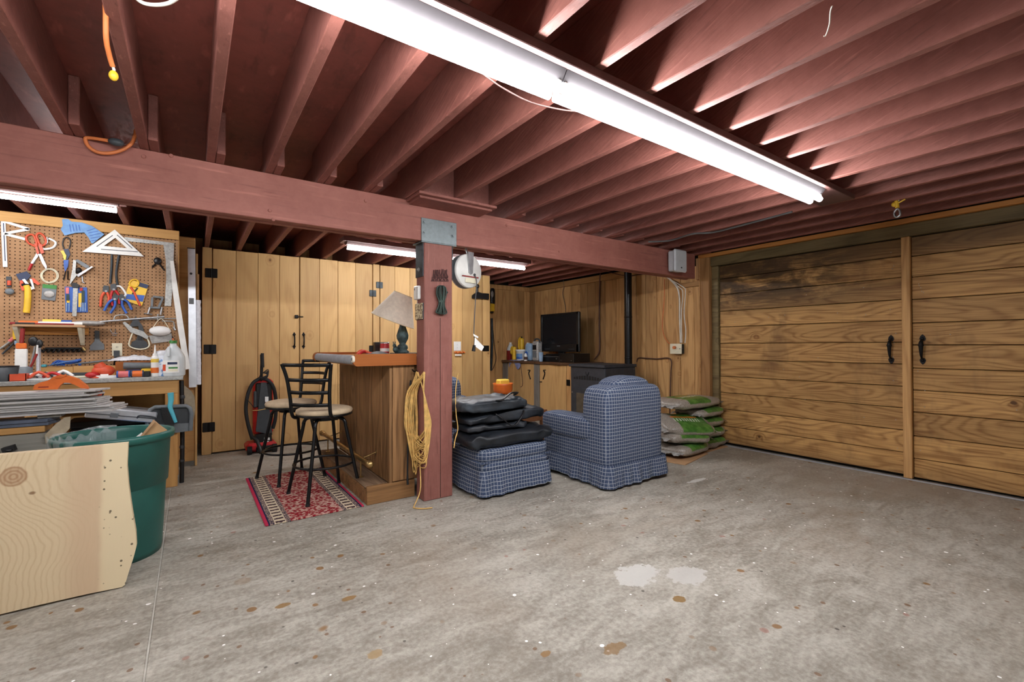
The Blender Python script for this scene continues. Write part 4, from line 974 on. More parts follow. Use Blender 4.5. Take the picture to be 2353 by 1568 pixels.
t = tl('hex_wrench', 'steel elbow wrench near the right edge of the pegboard', 'wrench', (401, 760)); tb([(372, 738), (396, 739), (400, 745), (402, 758)], .006, .012, 3).build('shaft', 'worn_steel', t); tb([(399, 752), (403, 759)], .012, .012, 0).build('socket', 'steel', t)
t = tl('oilstone_saw', 'orange edged folding saw peeking out beside the vinegar jug', 'saw', (400, 800)); plate([(394, 778), (398, 777), (410, 800), (409, 806), (400, 795)], .006, .010).build('handle', 'orange', t); tb([(390, 765), (398, 779)], .005, .01, 0).build('blade', 'black_iron', t)
pz('straightedge', 'white_paint', 'long white drilled straightedge leaning beside the pegboard', 'ruler', [(391, 600), (399, 600), (437, 848), (424, 850), (409, 760), (396, 665)], .028, .010)
t = tl('peg_hooks', 'pair of bare steel hooks on the pegboard above the outlet', 'hooks', (262, 772))
for a, b in (((253, 757), (256, 764)), ((266, 757), (264, 764)), ((256, 766), (270, 766)), ((258, 770), (268, 771))): tb([a, b], .003, .01, 0, 6).build('hook', 'steel', t)
t = tl('screwdriver', 'yellow handled screwdriver at the left of the pegboard', 'screwdriver', (37, 808)); tb([(39, 757), (39, 780)], .025, .022, 0, 10).build('handle', 'yellow', t); tb([(39, 755), (39, 758)], .025, .022, 0, 10).build('cap', 'orange_red', t); tb([(38, 783), (38, 792)], .013, .022, 0).build('collar', 'pale_blue', t); tb([(37, 792), (37, 809)], .005, .022, 0).build('shaft', 'steel', t)
t = tl('long_pliers', 'long nosed pliers with faded red handles at the left edge', 'pliers', (10, 830)); tb([(33, 778), (20, 788), (0, 802)], .008, .014, 3).build('nose', 'worn_steel', t); tb([(34, 786), (20, 800), (5, 814)], .007, .016, 3).build('nose', 'dark_grey', t); tb([(33, 776), (22, 785)], .013, .02, 0).build('handle', 'pink', t)
t = tl('auger_bit', 'long spiral auger bit lying on pegs under the shelf', 'drill bit', (150, 812))
g = G(); pts = [tp(93+100*i/60, 807-.03*i, .026)+V(0, .012*math.sin(i*.9), .012*math.cos(i*.9)) for i in range(61)]; g.tube(pts, .007, 6).build('spiral', 'black_iron', t)
tb([(104, 801), (188, 801)], .008, .022, 0).build('shank', 'dark_bracket', t); tb([(190, 799), (196, 806)], .014, .024, 0).build('chuck', 'brass', t)
t = tl('wide_scraper', 'grey fan shaped scraper hanging right of the shelf', 'scraper', (222, 808)); plate([(218, 776), (229, 776), (230, 784), (239, 791), (240, 804), (206, 806), (207, 795), (217, 785)], .008, .004).build('blade', 'grey_plastic', t); plate([(218, 760), (229, 761), (229, 778), (218, 777)], .0122, .014).build('handle', 'black_plastic', t)
# outlet with charger
t = tl('bench_outlet', 'cream wall outlet with a black charger plugged in on the pegboard', 'outlet', (269, 818), None)
plate([(257, 789), (281, 789), (281, 818), (258, 818)], .001, .006).build('cover_plate', 'cream_plastic', t); plate([(262, 806), (275, 806), (275, 820), (262, 820)], .0072, .03).build('charger', 'dark_grey', t); tb([(266, 820), (264, 835), (262, 846)], .010, .03, 3).build('lead', 'rubber', t)
for px in (267, 270): plate([(px, 796), (px+.8, 796), (px+.8, 800), (px, 800)], .0072, .0006).build('socket_slot', 'dark_grey', t)
# ---------------- shelf on the pegboard
sh = empty('bracket_shelf', tp(125, 770), 'short osb shelf on cream brackets across the pegboard', 'shelf')
SY = YP-.005
a, b = tp(46, 749), tp(205, 752)
G().rbox(a.x, b.x, SY-.20, SY, a.z-.012, a.z+.006, .002).build('board', 'plywood', sh)
G().rbox(a.x+.03, b.x, SY-.03, SY-.002, tp(120, 770).z, a.z-.013, .002).build('front_panel', 'osb', sh)
for px in (50, 192):
    x = tp(px, 760).x; G().prism([V(x-.013, SY-.031, a.z-.013), V(x-.013, SY-.185, a.z-.013), V(x-.013, SY-.17, a.z-.035), V(x-.013, SY-.06, a.z-.14), V(x-.013, SY-.031, a.z-.16)], (.026, 0, 0)).build('bracket', 'cream_plastic', sh)
ZS = a.z+.0065
def lies(name, label, cat, y, x0, x1, r, mat, m2=None, dz=0):
    t = empty(name, V((x0+x1)/2, y, ZS), label, cat, 'tools on the bracket shelf')
    G().cyl((x0, y, ZS+r+dz), (x1, y, ZS+r+dz), r, n=10).build('shaft', mat, t)
    G().cyl((x0-.06, y, ZS+r+dz), (x0+.05, y, ZS+r+dz), r*1.25, n=10).build('handle', m2 or mat, t)
    return t
sx = lambda px, y: W(px, 742, 'y', y).x
lies('chisel', 'thin red shafted rod lying at the front of the bracket shelf', 'tool', SY-.17, sx(60, SY-.17), sx(170, SY-.17), .007, 'dark_red', 'black_plastic')
lies('caulk_tube', 'white tube with an orange end lying on the bracket shelf', 'tube', SY-.13, sx(68, SY-.13), sx(190, SY-.13), .014, 'white_plastic', 'orange')
lies('blue_marker', 'blue tube with yellow ends at the back of the bracket shelf', 'tube', SY-.06, sx(122, SY-.06), sx(165, SY-.06), .017, 'blue', 'yellow_pale', .012)
lies('red_pencil', 'short red stick poking off the left end of the shelf', 'tool', SY-.10, sx(48, SY-.10), sx(100, SY-.10), .009, 'red', 'dark_red')
t = empty('respirator_pad', V(tp(212, 740).x, SY-.10, ZS), 'grey folded sanding pad on the right end of the shelf', 'pad'); t['group'] = 'tools on the bracket shelf'
G().ell(V(tp(208, 738).x, SY-.09, ZS+.022), .11, .05, .022, 18, 8).build('pad', 'silver_bag', t)
# ---------------- leaning level, wrapped roll, canvas sack beside the bench
t = empty('spirit_level', W(441, 886, 'y', 5.57), 'long aluminium spirit level leaning on the partition', 'level')
a, b = W(440, 573, 'y', 5.585), W(443, 890, 'y', 5.555); lv = G(); lv.bar(a, b, .062, .026, (0, -1, 0)); lv.build('beam', 'aluminium', t)
G().bar(W(439, 573, 'y', 5.585)+V(0, -.004, .004), W(439, 571, 'y', 5.585), .064, .03, (0, -1, 0)).build('end_cap', 'dark_grey', t)
q = W(439, 629, 'y', 5.55); G().cyl(q+V(0, .006, 0), q-V(0, .002, 0), .011, n=14).build('hole', 'black_plastic', t); 
q = W(440, 690, 'y', 5.548); G().box(q.x-.02, q.x+.02, q.y-.004, q.y+.003, q.z-.04, q.z+.02).build('vial', 'grey_plastic', t)
t = empty('wrapped_roll', W(454, 885, 'y', 5.58), 'tall roll wrapped in crumpled clear plastic beside the level', 'roll')
a, b = W(454, 690, 'y', 5.575), W(455, 884, 'y', 5.575)
def roll(u, v_):
    a_ = 2*PI*u; c = a.lerp(b, v_); r = .026+.006*mnoise.noise(V(math.cos(a_)*2, math.sin(a_)*2, v_*26)); return c+V(r*math.cos(a_), r*math.sin(a_)*.8, 0)
G().grid(roll, 18, 70, True).build('wrap', 'bag_plastic', t); G().cyl(a+V(0, 0, -.02), a+V(0, 0, .26), .012, n=10).build('stick', 'pine_wall', t)
t = empty('canvas_sack', W(425, 960, 'y', 5.45), 'limp beige canvas sack hanging at the end of the bench', 'sack')
cs = [(411, 876), (440, 900), (447, 912), (449, 940), (446, 960), (436, 985), (424, 975), (416, 930)]
G().prism([W(x, y, 'y', 5.30) for x, y in cs], (0, .03, 0)).build('sack', 'beige_fabric', t)
t = empty('black_crutch', W(414, 1080, 'z', 0), 'black ribbed pole standing against the bench end', 'pole')
q0 = W(413, 1083, 'z', 0); G().tube([V(-.062, 4.98, .0), V(-.058, 4.985, .3), V(-.06, 4.99, .6), V(-.066, 5.0, .90)], .017, 10, smooth=4).build('pole', 'black_plastic', t)
for z in (.18, .3, .62, .74): G().lathe([(.017, z), (.021, z+.01), (.017, z+.03)], (-.06, 4.985, 0), 10).build('band', 'dark_grey', t)
# ---------------- things on the bench top
def bt(px, y): q = W(px, 850, 'y', y); return V(q.x, y, ZT+.0015)
GB = 'things on the workbench'
def bx(name, mat, label, cat, px0, px1, y0, y1, h, b=.006, z=None):
    z = ZT+.0015 if z is None else z
    return G().rbox(W(px0, 850, 'y', y0).x, W(px1, 850, 'y', y0).x, y0, y1, z, z+h, b).thing(name, mat, label, cat, GB)
# vinegar jug
q = bt(398, 4.99); t = empty('vinegar_jug', q, 'clear vinegar jug with a green cap at the end of the bench', 'jug', GB)
plain('jug_plastic', (206, 212, 214), .3, 0, .04)
pr = [(.082, 0), (.088, .01), (.088, .12), (.086, .16), (.078, .185), (.05, .235), (.026, .265), (.024, .285)]
G().lathe(pr, q, 24).build('bottle', 'jug_plastic', t); G().lathe([(.028, .283), (.028, .308), (.0, .308)], q, 16).build('cap', 'green', t)
def curved(q, r, z0, z1, a0, a1, mat, nm, t):
    g = G(); g.grid(lambda u, v_: q+V(r*math.cos(a0+(a1-a0)*u), r*math.sin(a0+(a1-a0)*u), z0+(z1-z0)*v_), 14, 2); return g.build(nm, mat, t)
L0, L1 = math.radians(200), math.radians(300)
curved(q, .0892, .03, .135, L0, L1, 'white_plastic', 'label_sheet', t); curved(q, .0896, .04, .06, math.radians(250), math.radians(292), 'cream_plastic', 'label_print', t); curved(q, .0896, .064, .078, math.radians(250), math.radians(292), 'green', 'label_print', t)
curved(q, .0896, .045, .10, math.radians(214), math.radians(236), 'orange_red', 'label_fruit', t); curved(q, .0896, .10, .12, math.radians(245), math.radians(290), 'navy', 'label_name', t)
G().tube([q+V(-.03, -.045, .245), q+V(-.03, -.08, .22), q+V(-.03, -.088, .17)], .012, 8, smooth=4).build('grip', 'jug_plastic', t)
# cleaner can and spray
def canmat():
    k = N('print_can'); p = k.obj(); v = k.voro(p, 38); s = k.n('ShaderNodeSeparateXYZ'); k.set(s.inputs[0], p)
    c = k.mix(k.ramp(k.noise(p, 16, 2), .45, .55), lin((220, 226, 236)), lin((96, 140, 196)))
    c = k.mix(k.ramp(v.outputs['Distance'], .16, .10), c, lin((226, 120, 70))); k.out(c, .35)
canmat()
q = bt(373, 4.99); t = empty('cleaner_can', q, 'white and blue printed cleaner can beside the vinegar jug', 'can', GB)
G().lathe([(.052, 0), (.055, .006), (.055, .17), (.05, .178)], q, 22).build('body', 'print_can', t); G().lathe([(.05, .178), (.052, .185), (.048, .212), (.02, .222), (0, .222)], q, 20).build('dome_lid', 'bag_plastic', t)
q = bt(356, 4.95); t = empty('glue_bottle', q, 'white glue bottle with a long pointed nozzle on the bench', 'bottle', GB)
G().lathe([(.026, 0), (.028, .005), (.028, .15), (.024, .17), (.018, .175)], q, 18).build('body', 'white_plastic', t); G().lathe([(.018, .175), (.016, .19), (.009, .20), (.003, .27)], q, 14).build('nozzle', 'white_plastic', t)
G().lathe([(.0285, .03), (.0285, .075)], q, 18).build('label_sheet', 'orange', t); G().lathe([(.0285, .12), (.0285, .15)], q, 18).build('label_sheet', 'yellow_pale', t)
# middle of the bench
q = bt(238, 5.05); t = empty('orange_funnel', q, 'orange plastic sander body in the middle of the bench', 'tool', GB)
G().ell(q+V(0, 0, .055), .075, .05, .048, 18, 10).build('shell', 'orange_red', t); G().cyl(q+V(-.01, 0, .07), q+V(-.035, 0, .115), .045, .032, 16).build('spout', 'orange_red', t); G().lathe([(.09, 0), (.095, .006), (.08, .014)], q, 20).build('rim', 'orange_red', t)
q = bt(252, 4.94)
def crescent(q, r, w_, h, n=16): return G().prism([q+V(r*math.cos(a), r*.6*math.sin(a), 0) for a in [PI+PI*i/n for i in range(n+1)]]+[q+V((r-w_)*math.cos(a), (r-w_)*.5*math.sin(a), 0) for a in [2*PI-PI*i/n for i in range(n+1)]], (0, 0, h))
crescent(q+V(0, .06, 0), .095, .03, .02).thing('white_tray', 'white_plastic', 'white crescent shaped tray at the front of the bench', 'tray', GB)
def roller(px, y, mat, m2, label):
    q = bt(px, y); t = empty('spool', q, label, 'spool', GB)
    G().cyl(q+V(-.03, 0, .028), q+V(.035, 0, .028), .026, n=16).build('drum', mat, t); G().cyl(q+V(-.04, 0, .028), q+V(-.03, 0, .028), .028, n=16).build('flange', m2, t); G().cyl(q+V(.035, 0, .028), q+V(.043, 0, .028), .028, n=16).build('flange', m2, t)
roller(283, 4.93, 'pink', 'blue', 'pink spool with blue ends at the bench front'); roller(315, 4.93, 'orange', 'navy', 'orange spool with navy ends at the bench front')
bx('battery_pack', 'black_plastic', 'black battery pack beside the printed can', 'battery', 325, 345, 4.92, 4.99, .045)
t = empty('cordless_driver', bt(325, 5.15), 'grey and yellow tool lying in front of the wooden riser', 'tool', GB)
q = bt(325, 5.15); G().cyl(q+V(-.12, 0, .09), q+V(.12, 0, .085), .03, .027, 14).build('barrel', 'grey_plastic', t); G().rbox(q.x+.0, q.x+.07, q.y-.034, q.y+.02, q.z+.035, q.z+.062, .006).build('band', 'yellow', t); G().rbox(q.x-.11, q.x+.12, q.y-.03, q.y+.05, q.z, q.z+.056, .01).build('base', 'navy', t)
def bagf(q, lx_, ly_, h, seed):
    def f(u, v_):
        n_ = mnoise.noise(V(u*5+seed, v_*5, seed)); return q+V((u-.5)*lx_, (v_-.5)*ly_, max(.002, h*math.sin(PI*min(max(u, .02), .98))**.5*math.sin(PI*min(max(v_, .02), .98))**.6*(.75+.5*n_)))
    return f
q = V(bt(310, 5.33).x, 5.325, 1.072); G().grid(bagf(q, .36, .085, .06, 3), 22, 10).thing('plastic_bag', 'bag_plastic', 'crumpled white plastic bag on top of the wooden riser', 'bag', GB)
q = V(bt(152, 5.33).x, 5.325, 1.038); t = empty('blue_strap', q, 'bunched blue strap lying on the riser', 'strap', GB)
g = G()
for i in range(5): g.tube([q+V(-.09+.02*i, -.02, .008), q+V(-.05+.01*i, .01, .05-.006*i), q+V(.01+.02*i, -.01, .02+.008*i), q+V(.07, .02, .03), q+V(.09, -.02, .008)], .010, 6, smooth=4, flat=.5)
g.build('loops', 'blue', t); G().tube([q+V(-.10, -.03, .01), q+V(-.03, -.03, .028), q+V(.06, -.03, .05)], .008, 6, smooth=3, flat=.5).build('pale_strap', 'sky_blue', t)
G().rbox(bt(96, 5.33).x, bt(108, 5.33).x, 5.30, 5.35, 1.034, 1.056, .006).thing('teal_clip', 'teal', 'small teal clip on the left end of the riser', 'clip', GB)
q = V(bt(215, 5.33).x, 5.33, 1.038); g = G(); g.tube([q+V(-.12, 0, .018), q+V(0, 0, .03), q+V(.13, 0, .05)], .018, 8, smooth=4, flat=.45).thing('folded_belt', 'grey_plastic', 'folded grey belt lying on the riser beside the charger', 'belt', GB)
q = bt(165, 5.10); t = empty('wire_brush', q, 'wire brush lying on the bench behind the orange handle', 'brush', GB); G().rbox(q.x, q.x+.20, q.y-.018, q.y+.018, q.z, q.z+.018, .005).build('stock', 'cream_plastic', t); G().rbox(q.x-.06, q.x+.14, q.y-.014, q.y+.014, q.z+.018, q.z+.044, .003).build('bristles', 'dark_grey', t)
q = bt(212, 5.0); t = empty('red_chalk_reel', q, 'small red tool left of the orange sander', 'tool', GB); G().ell(q+V(0, 0, .025), .045, .028, .025, 14, 8).build('case', 'red', t); G().cyl(q+V(.05, 0, .018), q+V(.10, 0, .018), .012, n=10).build('snout', 'white_plastic', t)
q = bt(100, 5.0); t = empty('parts_tray', q, 'clear tray of mixed hand tools on the bench', 'tray', GB)
G().rbox(q.x-.11, q.x+.15, q.y-.08, q.y+.10, q.z, q.z+.012, .004).build('tray', 'jug_plastic', t)
for i, (dx, dy, m_) in enumerate(((-.06, .0, 'white_plastic'), (.0, .04, 'dark_grey'), (.05, -.02, 'red'), (.08, .05, 'grey_plastic'), (-.02, -.04, 'orange_red'), (.11, 0, 'white_plastic'))): G().tube([q+V(dx-.05, dy, .02), q+V(dx, dy+.01, .045+.004*i), q+V(dx+.06, dy-.01, .022)], .011, 8, smooth=3).build('hand_tool', m_, t)
q = bt(130, 5.2); t = empty('carpenter_pencil', q, 'flat tan pencil tilted against the riser', 'pencil', GB); G().tube([q+V(-.06, 0, .05), q+V(.07, 0, .006)], .006, 6).build('shaft', 'cream_plastic', t)
# red box, mesh bin, brushes
q = bt(43, 4.95); t = empty('red_tray', q, 'shallow red plastic tray at the bench front', 'tray', GB)
x0, x1 = bt(20, 4.90).x, bt(60, 4.90).x; g = G(); g.rbox(x0, x1, 4.90, 4.99, ZT+.0015, ZT+.008, .002)
for a in ((x0, x1, 4.90, 4.904), (x0, x1, 4.986, 4.99), (x0, x0+.004, 4.90, 4.99), (x1-.004, x1, 4.90, 4.99)): g.box(*a, ZT+.004, ZT+.055)
g.build('shell', 'orange_red', t); G().rbox(x0+.01, x1-.01, 4.91, 4.98, ZT+.008, ZT+.03, .004).build('contents', 'dark_red', t)
q = bt(8, 4.97); t = empty('mesh_bin', q, 'black wire mesh bin cut by the left edge', 'bin', GB); G().lathe([(.07, 0), (.082, .11), (.078, .11), (.067, .006), (0, .006)], q, 22).build('basket', 'dark_grey', t); G().tube([q+V(.08*math.cos(a*PI/12), .08*math.sin(a*PI/12), .11) for a in range(24)], .004, 6, True).build('rim', 'black_metal', t)
q = bt(55, 5.15); t = empty('brush_pot', q, 'grey pot holding a wide paintbrush and hand tools', 'pot', GB); G().lathe([(.045, 0), (.05, .10), (.047, .10), (.042, .005), (0, .005)], q, 20).build('pot', 'grey_plastic', t)
br_ = empty('paintbrush', q+V(-.02, 0, .01), 'wide white bristled paintbrush standing in the grey pot', 'brush', GB)
G().rbox(q.x-.05, q.x+.02, q.y-.012, q.y+.012, q.z+.02, q.z+.24, .006).build('bristles', 'white_plastic', br_); G().rbox(q.x-.045, q.x+.015, q.y-.014, q.y+.014, q.z+.24, q.z+.285, .006).build('ferrule', 'orange', br_); G().tube([q+V(-.015, 0, .285), q+V(-.012, 0, .33), q+V(-.008, 0, .40)], .014, 8).build('handle', 'dark_red', br_)
sc_ = empty('pot_shears', q+V(.03, 0, .01), 'black handled shears standing in the grey pot', 'shears', GB)
G().tube([q+V(.02, -.01, .01), q+V(.05, 0, .18), q+V(.06, 0, .26)], .007, 8).build('blade', 'steel', sc_); G().ell(q+V(.05, 0, .30), .03, .014, .038, 12, 8).ell(q+V(.085, 0, .28), .022, .012, .034, 12, 8).build('grip', 'black_plastic', sc_)
kn = empty('pot_rasp', q+V(.045, 0, .01), 'red handled rasp leaning in the grey pot', 'rasp', GB); G().tube([q+V(.0, -.02, .02), q+V(.05, -.02, .12), q+V(.075, -.02, .20)], .008, 8).build('handle', 'dark_red', kn); G().tube([q+V(.075, -.02, .20), q+V(.078, -.02, .27)], .006, 8).build('blade', 'white_plastic', kn)
G().rbox(bt(84, 5.2).x, bt(91, 5.2).x, 5.18, 5.24, ZT+.0015, ZT+.27, .004).thing('white_ledger', 'bag_plastic', 'upright white file box behind the pot of brushes', 'box', GB)
bx('blue_block', 'pale_blue', 'low pale blue block between the mesh bin and the pot', 'box', 30, 44, 5.1, 5.16, .035)
bx('black_tin', 'navy', 'small dark tin beside the mesh bin', 'tin', 20, 29, 5.12, 5.17, .085)

# ---------------- under the bench
def ub(px, py, y): return W(px, py, 'y', y)
t = empty('aluminium_case', ub(300, 965, 4.80), 'long brushed aluminium case with a handle sticking out under the bench', 'case')
c0, c1_ = ub(215, 951, 4.78), ub(345, 962, 4.78); 
Mc = Matrix.Translation(c0) @ Matrix.Rotation(math.atan2(c1_.z-c0.z, c1_.x-c0.x), 4, 'Y').inverted()
L = (c1_-c0).length
G().rbox(-.05, L+.04, 0, .30, -.035, .05, .008, Mc).build('shell', 'aluminium', t); G().rbox(-.05, L+.04, -.004, .0, -.002, .004, .001, Mc).build('seam', 'dark_grey', t)
G().tube([Mc @ V(.27, 0, -.005), Mc @ V(.285, -.03, .02), Mc @ V(.38, -.03, .015), Mc @ V(.395, 0, -.01)], .006, 8, smooth=4).build('handle', 'dark_grey', t)
for u in (.10,): G().rbox(u, u+.05, -.008, 0, -.015, .02, .002, Mc).build('latch', 'grey_plastic', t)
G().rbox(ub(150, 960, 4.98).x, ub(390, 960, 4.98).x, 4.97, 5.30, .55, .60, .005).thing('tool_roll_board', 'black_plastic', 'flat black case lying beneath the aluminium case', 'case')
G().rbox(ub(160, 960, 4.98).x, -.20, 4.97, 5.33, .326, .548, .01).thing('storage_crate', 'black_plastic', 'black crate standing on the lower shelf of the bench', 'crate')
t = empty('blue_case', ub(300, 985, 4.7), 'blue plastic tool case behind the rim of the bin', 'case')
a = ub(248, 985, 4.55); b = ub(325, 985, 4.55)
G().rbox(a.x, b.x, 4.55, 4.85, .42, .475, .012).build('shell', 'blue', t); G().rbox(a.x+.02, b.x-.02, 4.57, 4.83, .475, .49, .006).build('lid', 'sky_blue', t)
G().rbox(a.x-.05, b.x+.05, 4.50, 4.84, 0, .418, .008).thing('lower_bin', 'dark_grey', 'dark grey bin under the blue tool case', 'bin')

# ---------------- boards stacked on a trestle in front of the bench
def lammat():
    k = N('laminate'); p = k.pos(); r = k.rnd(); g_ = k.noise(k.scale(p, (.06, 1, 1)), 60, 4, .6)
    c = k.mix(k.ramp(g_, .3, .7), lin((176, 174, 172)), lin((206, 204, 202))); c = k.mix(k.math('MULTIPLY', r, .35), c, lin((140, 138, 140))); k.out(c, .5); 
lammat()
lm = []
zs_ = .765
ends = [(0, 245, 4.13), (0, 222, 4.15), (0, 232, 4.12), (0, 215, 4.16), (0, 246, 4.13), (0, 250, 4.14), (0, 244, 4.12), (0, 252, 4.15), (0, 280, 4.14), (0, 288, 4.16), (0, 285, 4.13)][::-1]
names_ = ['lowest', 'second lowest', 'third from the bottom', 'fourth from the bottom', 'fifth from the bottom', 'middle', 'fifth from the top', 'fourth from the top', 'third from the top', 'second from the top', 'topmost']
for i, (_, pxe, y) in enumerate(ends):
    x1 = W(pxe, 920, 'y', y).x; z = zs_+i*.0135
    g = G(); y0 = y-(.018 if i % 3 == 0 else .0)
    g.prism([V(-2.3, y0, z), V(x1-.06, y0, z), V(x1, y0+.17, z), V(-2.3, y0+.17, z)], (0, 0, .0115))
    g.thing('laminate_board', 'laminate', 'grey laminate floor plank, %s of the stack before the bench' % names_[i], 'plank', 'stacked laminate planks')
for i, (y, z, pxe) in enumerate(((4.10, .722, 124), (4.11, .700, 126))):
    x1 = W(pxe, 970, 'y', y).x
    G().prism([V(-2.3, y, z), V(x1-.03, y, z), V(x1, y+.16, z), V(-2.3, y+.16, z)], (0, 0, .0195)).thing('dark_plank', 'navy_plank' if 'navy_plank' in MAT else plain('navy_plank', (84, 94, 112), .5, 0, .12), 'slate blue plank, %s of two under the grey stack' % ('upper', 'lower')[i], 'plank', 'slate blue planks')
t = empty('trestle', (-1.2, 4.2, 0), 'rough timber trestle carrying the stack of planks', 'trestle')
xr = W(103, 1000, 'y', 4.12).x
G().rbox(-2.3, xr, 4.12, 4.28, .655, .6985, .004).build('top_beam', 'bench_wood', t); G().rbox(-2.3, xr+.01, 4.115, 4.155, .53, .65, .004).build('rail', 'grey_wood_x', t)
for x in (xr-.09, -1.9):
    for y in (4.16, 4.24): G().rbox(x, x+.085, y, y+.04, 0, .655, .004).build('leg', 'grey_wood', t)
G().rbox(-2.2, xr-.10, 4.20, 4.23, .10, .50, .003).build('panel', 'bench_wood', t)
G().rbox(xr-.04, xr+.075, 4.14, 4.2755, .7425, .7638, .004).build('packing_block', 'grey_wood', t)
cs = [W(x, y, 'y', 4.09) for x, y in ((103, 1000), (128, 975), (148, 960), (162, 958), (160, 985), (148, 998), (122, 1010), (105, 1020))]
G().prism(cs, (0, .012, 0)).thing('cardboard_flap', 'beige_fabric', 'torn grey cardboard flap hanging off the trestle end', 'cardboard')
t = empty('black_squeegee', W(20, 1040, 'y', 4.0), 'black rubber squeegee lying behind the slab', 'squeegee'); a, b = W(4, 1038, 'y', 4.05), W(32, 1030, 'y', 4.05)
G().bar(a, b, .035, .05, (0, 1, 0)).build('blade', 'rubber', t); G().tube([a.lerp(b, .6), a.lerp(b, .6)+V(0, .1, -.2), a.lerp(b, .6)+V(0, .12, -.65)], .015, 8).build('handle', 'black_plastic', t)
# orange saw handle lying on the stack
zt_ = zs_+11*.0135-.002; t = empty('orange_saw', V(W(135, 890, 'y', 4.2).x, 4.2, zt_), 'big orange plastic saw grip lying on the stack of planks', 'saw')
def os_(px, py): return W(px, py, 'y', 4.2)
G().prism([os_(x, y) for x, y in ((76, 896), (78, 886), (90, 880), (112, 874), (122, 866), (138, 862), (160, 865), (180, 872), (200, 888), (203, 894), (188, 893), (170, 884), (158, 880), (146, 880), (138, 886), (132, 895))], (0, .05, 0)).build('grip', 'orange', t)
G().prism([os_(x, y) for x, y in ((128, 868), (146, 862), (153, 859), (153, 864), (138, 870))], (0, -.012, 0)).build('trigger_guard', 'orange', t)
G().rbox(os_(88, 889).x, os_(112, 889).x, 4.197, 4.2, os_(100, 891).z, os_(100, 889).z, .0005).build('mould_line', 'dark_red', t)
t = empty('orange_strap', W(225, 905, 'y', 4.33), 'orange and black strap end behind the plank stack', 'strap'); G().ell(W(222, 906, 'y', 4.36), .035, .02, .025, 12, 8).build('pad', 'orange_red', t); G().tube([W(212, 898, 'y', 4.36), W(228, 897, 'y', 4.36), W(236, 906, 'y', 4.36), W(228, 914, 'y', 4.36)], .008, 8, smooth=4).build('webbing', 'black_plastic', t)

# ---------------- dustpan and brush hung on the bench leg
YD = 4.80
def dd(px, py, y=YD): return W(px, py, 'y', y)
t = empty('dustpan', dd(390, 985), 'grey dustpan hanging on the bench leg', 'dustpan')
outer = [(338, 985), (340, 955), (345, 942), (356, 936), (428, 933), (436, 938), (440, 950), (438, 990), (400, 995), (360, 992)]
G().prism([dd(x, y, YD+.05) for x, y in outer], (0, -.006, 0)).build('pan', 'dark_grey', t)
G().tube([dd(x, y, YD+.025) for x, y in ((338, 988), (340, 955), (345, 942), (356, 936), (428, 933), (436, 938), (440, 950), (438, 990))], .016, 8, flat=1.0).build('rim', 'grey_plastic', t)
G().prism([dd(x, y, YD+.043) for x, y in ((340, 976), (438, 972), (438, 990), (400, 995), (340, 990))], (0, -.012, 0)).build('lip', 'grey_plastic', t)
t = empty('hand_brush', dd(396, 970, YD-.02), 'hand brush with a turquoise handle clipped into the dustpan', 'brush')
G().tube([dd(392, 903, YD-.01), dd(393, 920, YD-.01), dd(391, 936, YD-.015), dd(398, 955, YD-.02), dd(404, 971, YD-.02)], lambda u: .022-.010*u, 10, smooth=5).build('handle', 'teal', t)
G().prism([dd(x, y, YD+.012) for x, y in ((370, 937), (391, 938), (404, 970), (400, 975), (378, 974))], (0, -.03, 0)).build('bristles', 'black_plastic', t)

# ---------------- green bin, its liner and rubbish
bc = V(-.352, 3.478, 0)
t = empty('waste_bin', bc, 'big dark green round plastic waste bin', 'bin')
G().lathe([(.0, .012), (.20, .012), (.205, 0), (.212, .0), (.216, .03), (.233, .40), (.2335, .405), (.243, .41), (.2535, .655), (.258, .66), (.272, .665), (.276, .69), (.272, .704), (.262, .706), (.254, .70), (.250, .67), (.228, .40), (.205, .03), (0, .03)], bc, 48).build('body', 'green_can', t)
def liner(u, v_):
    a_ = PI*.92+PI*.75*u-.2; wob = .006*math.sin(u*70)+.005*mnoise.noise(V(u*30, v_*4, 1)); zz = .708+.012*math.sin(u*9)-v_*.26; r = (.262 if v_ < .08 else .246-.03*v_)+wob
    return bc+V(-r*math.cos(a_)*-1, -r*math.sin(a_), zz)
kk = N('clear_film'); kk.out(lin((210, 220, 222)), .15, 0, .6); kk.b.inputs['Alpha'].default_value = .28; kk.bump(kk.noise(kk.scale(kk.pos(), (1, 1, .15)), 60, 3), 1.0, .02)
def lin_(u, v_):
    a_ = math.radians(95)+math.radians(140)*u; wob = .007*math.sin(u*60)+.006*mnoise.noise(V(u*26, v_*3, 1)); r = (.268-.01*v_) if v_ < .12 else .243-.02*v_
    return bc+V((r+wob*.6)*math.cos(a_), (r+wob*.6)*math.sin(a_), .712-(v_ if v_ > .12 else -v_*.05)*.28+.006*math.sin(u*14))
G().grid(lin_, 90, 12).build('liner', kk.m, t)
def lin2(u, v_):
    a_ = math.radians(180)+math.radians(62)*u; r = .279-.004*v_+.006*math.sin(u*24); return bc+V(r*math.cos(a_), r*math.sin(a_), .715-.10*v_*(1-.4*u))
G().grid(lin2, 30, 6).build('liner_fold', kk.m, t)
t = empty('cardboard_box', bc+V(.12, .05, .55), 'folded brown cardboard carton poking out of the green bin', 'carton')
cb_ = [W(x, y, 'y', 3.50) for x, y in ((352, 966), (372, 982), (384, 990), (378, 1010), (340, 1030), (322, 1004))]
G().prism(cb_, (0, .03, 0)).build('carton', 'cardboard', t); G().prism([W(x, y, 'y', 3.497) for x, y in ((352, 966), (357, 969), (327, 1004), (322, 1003))], (0, -.03, 0)).build('edge_flap', 'plywood', t)
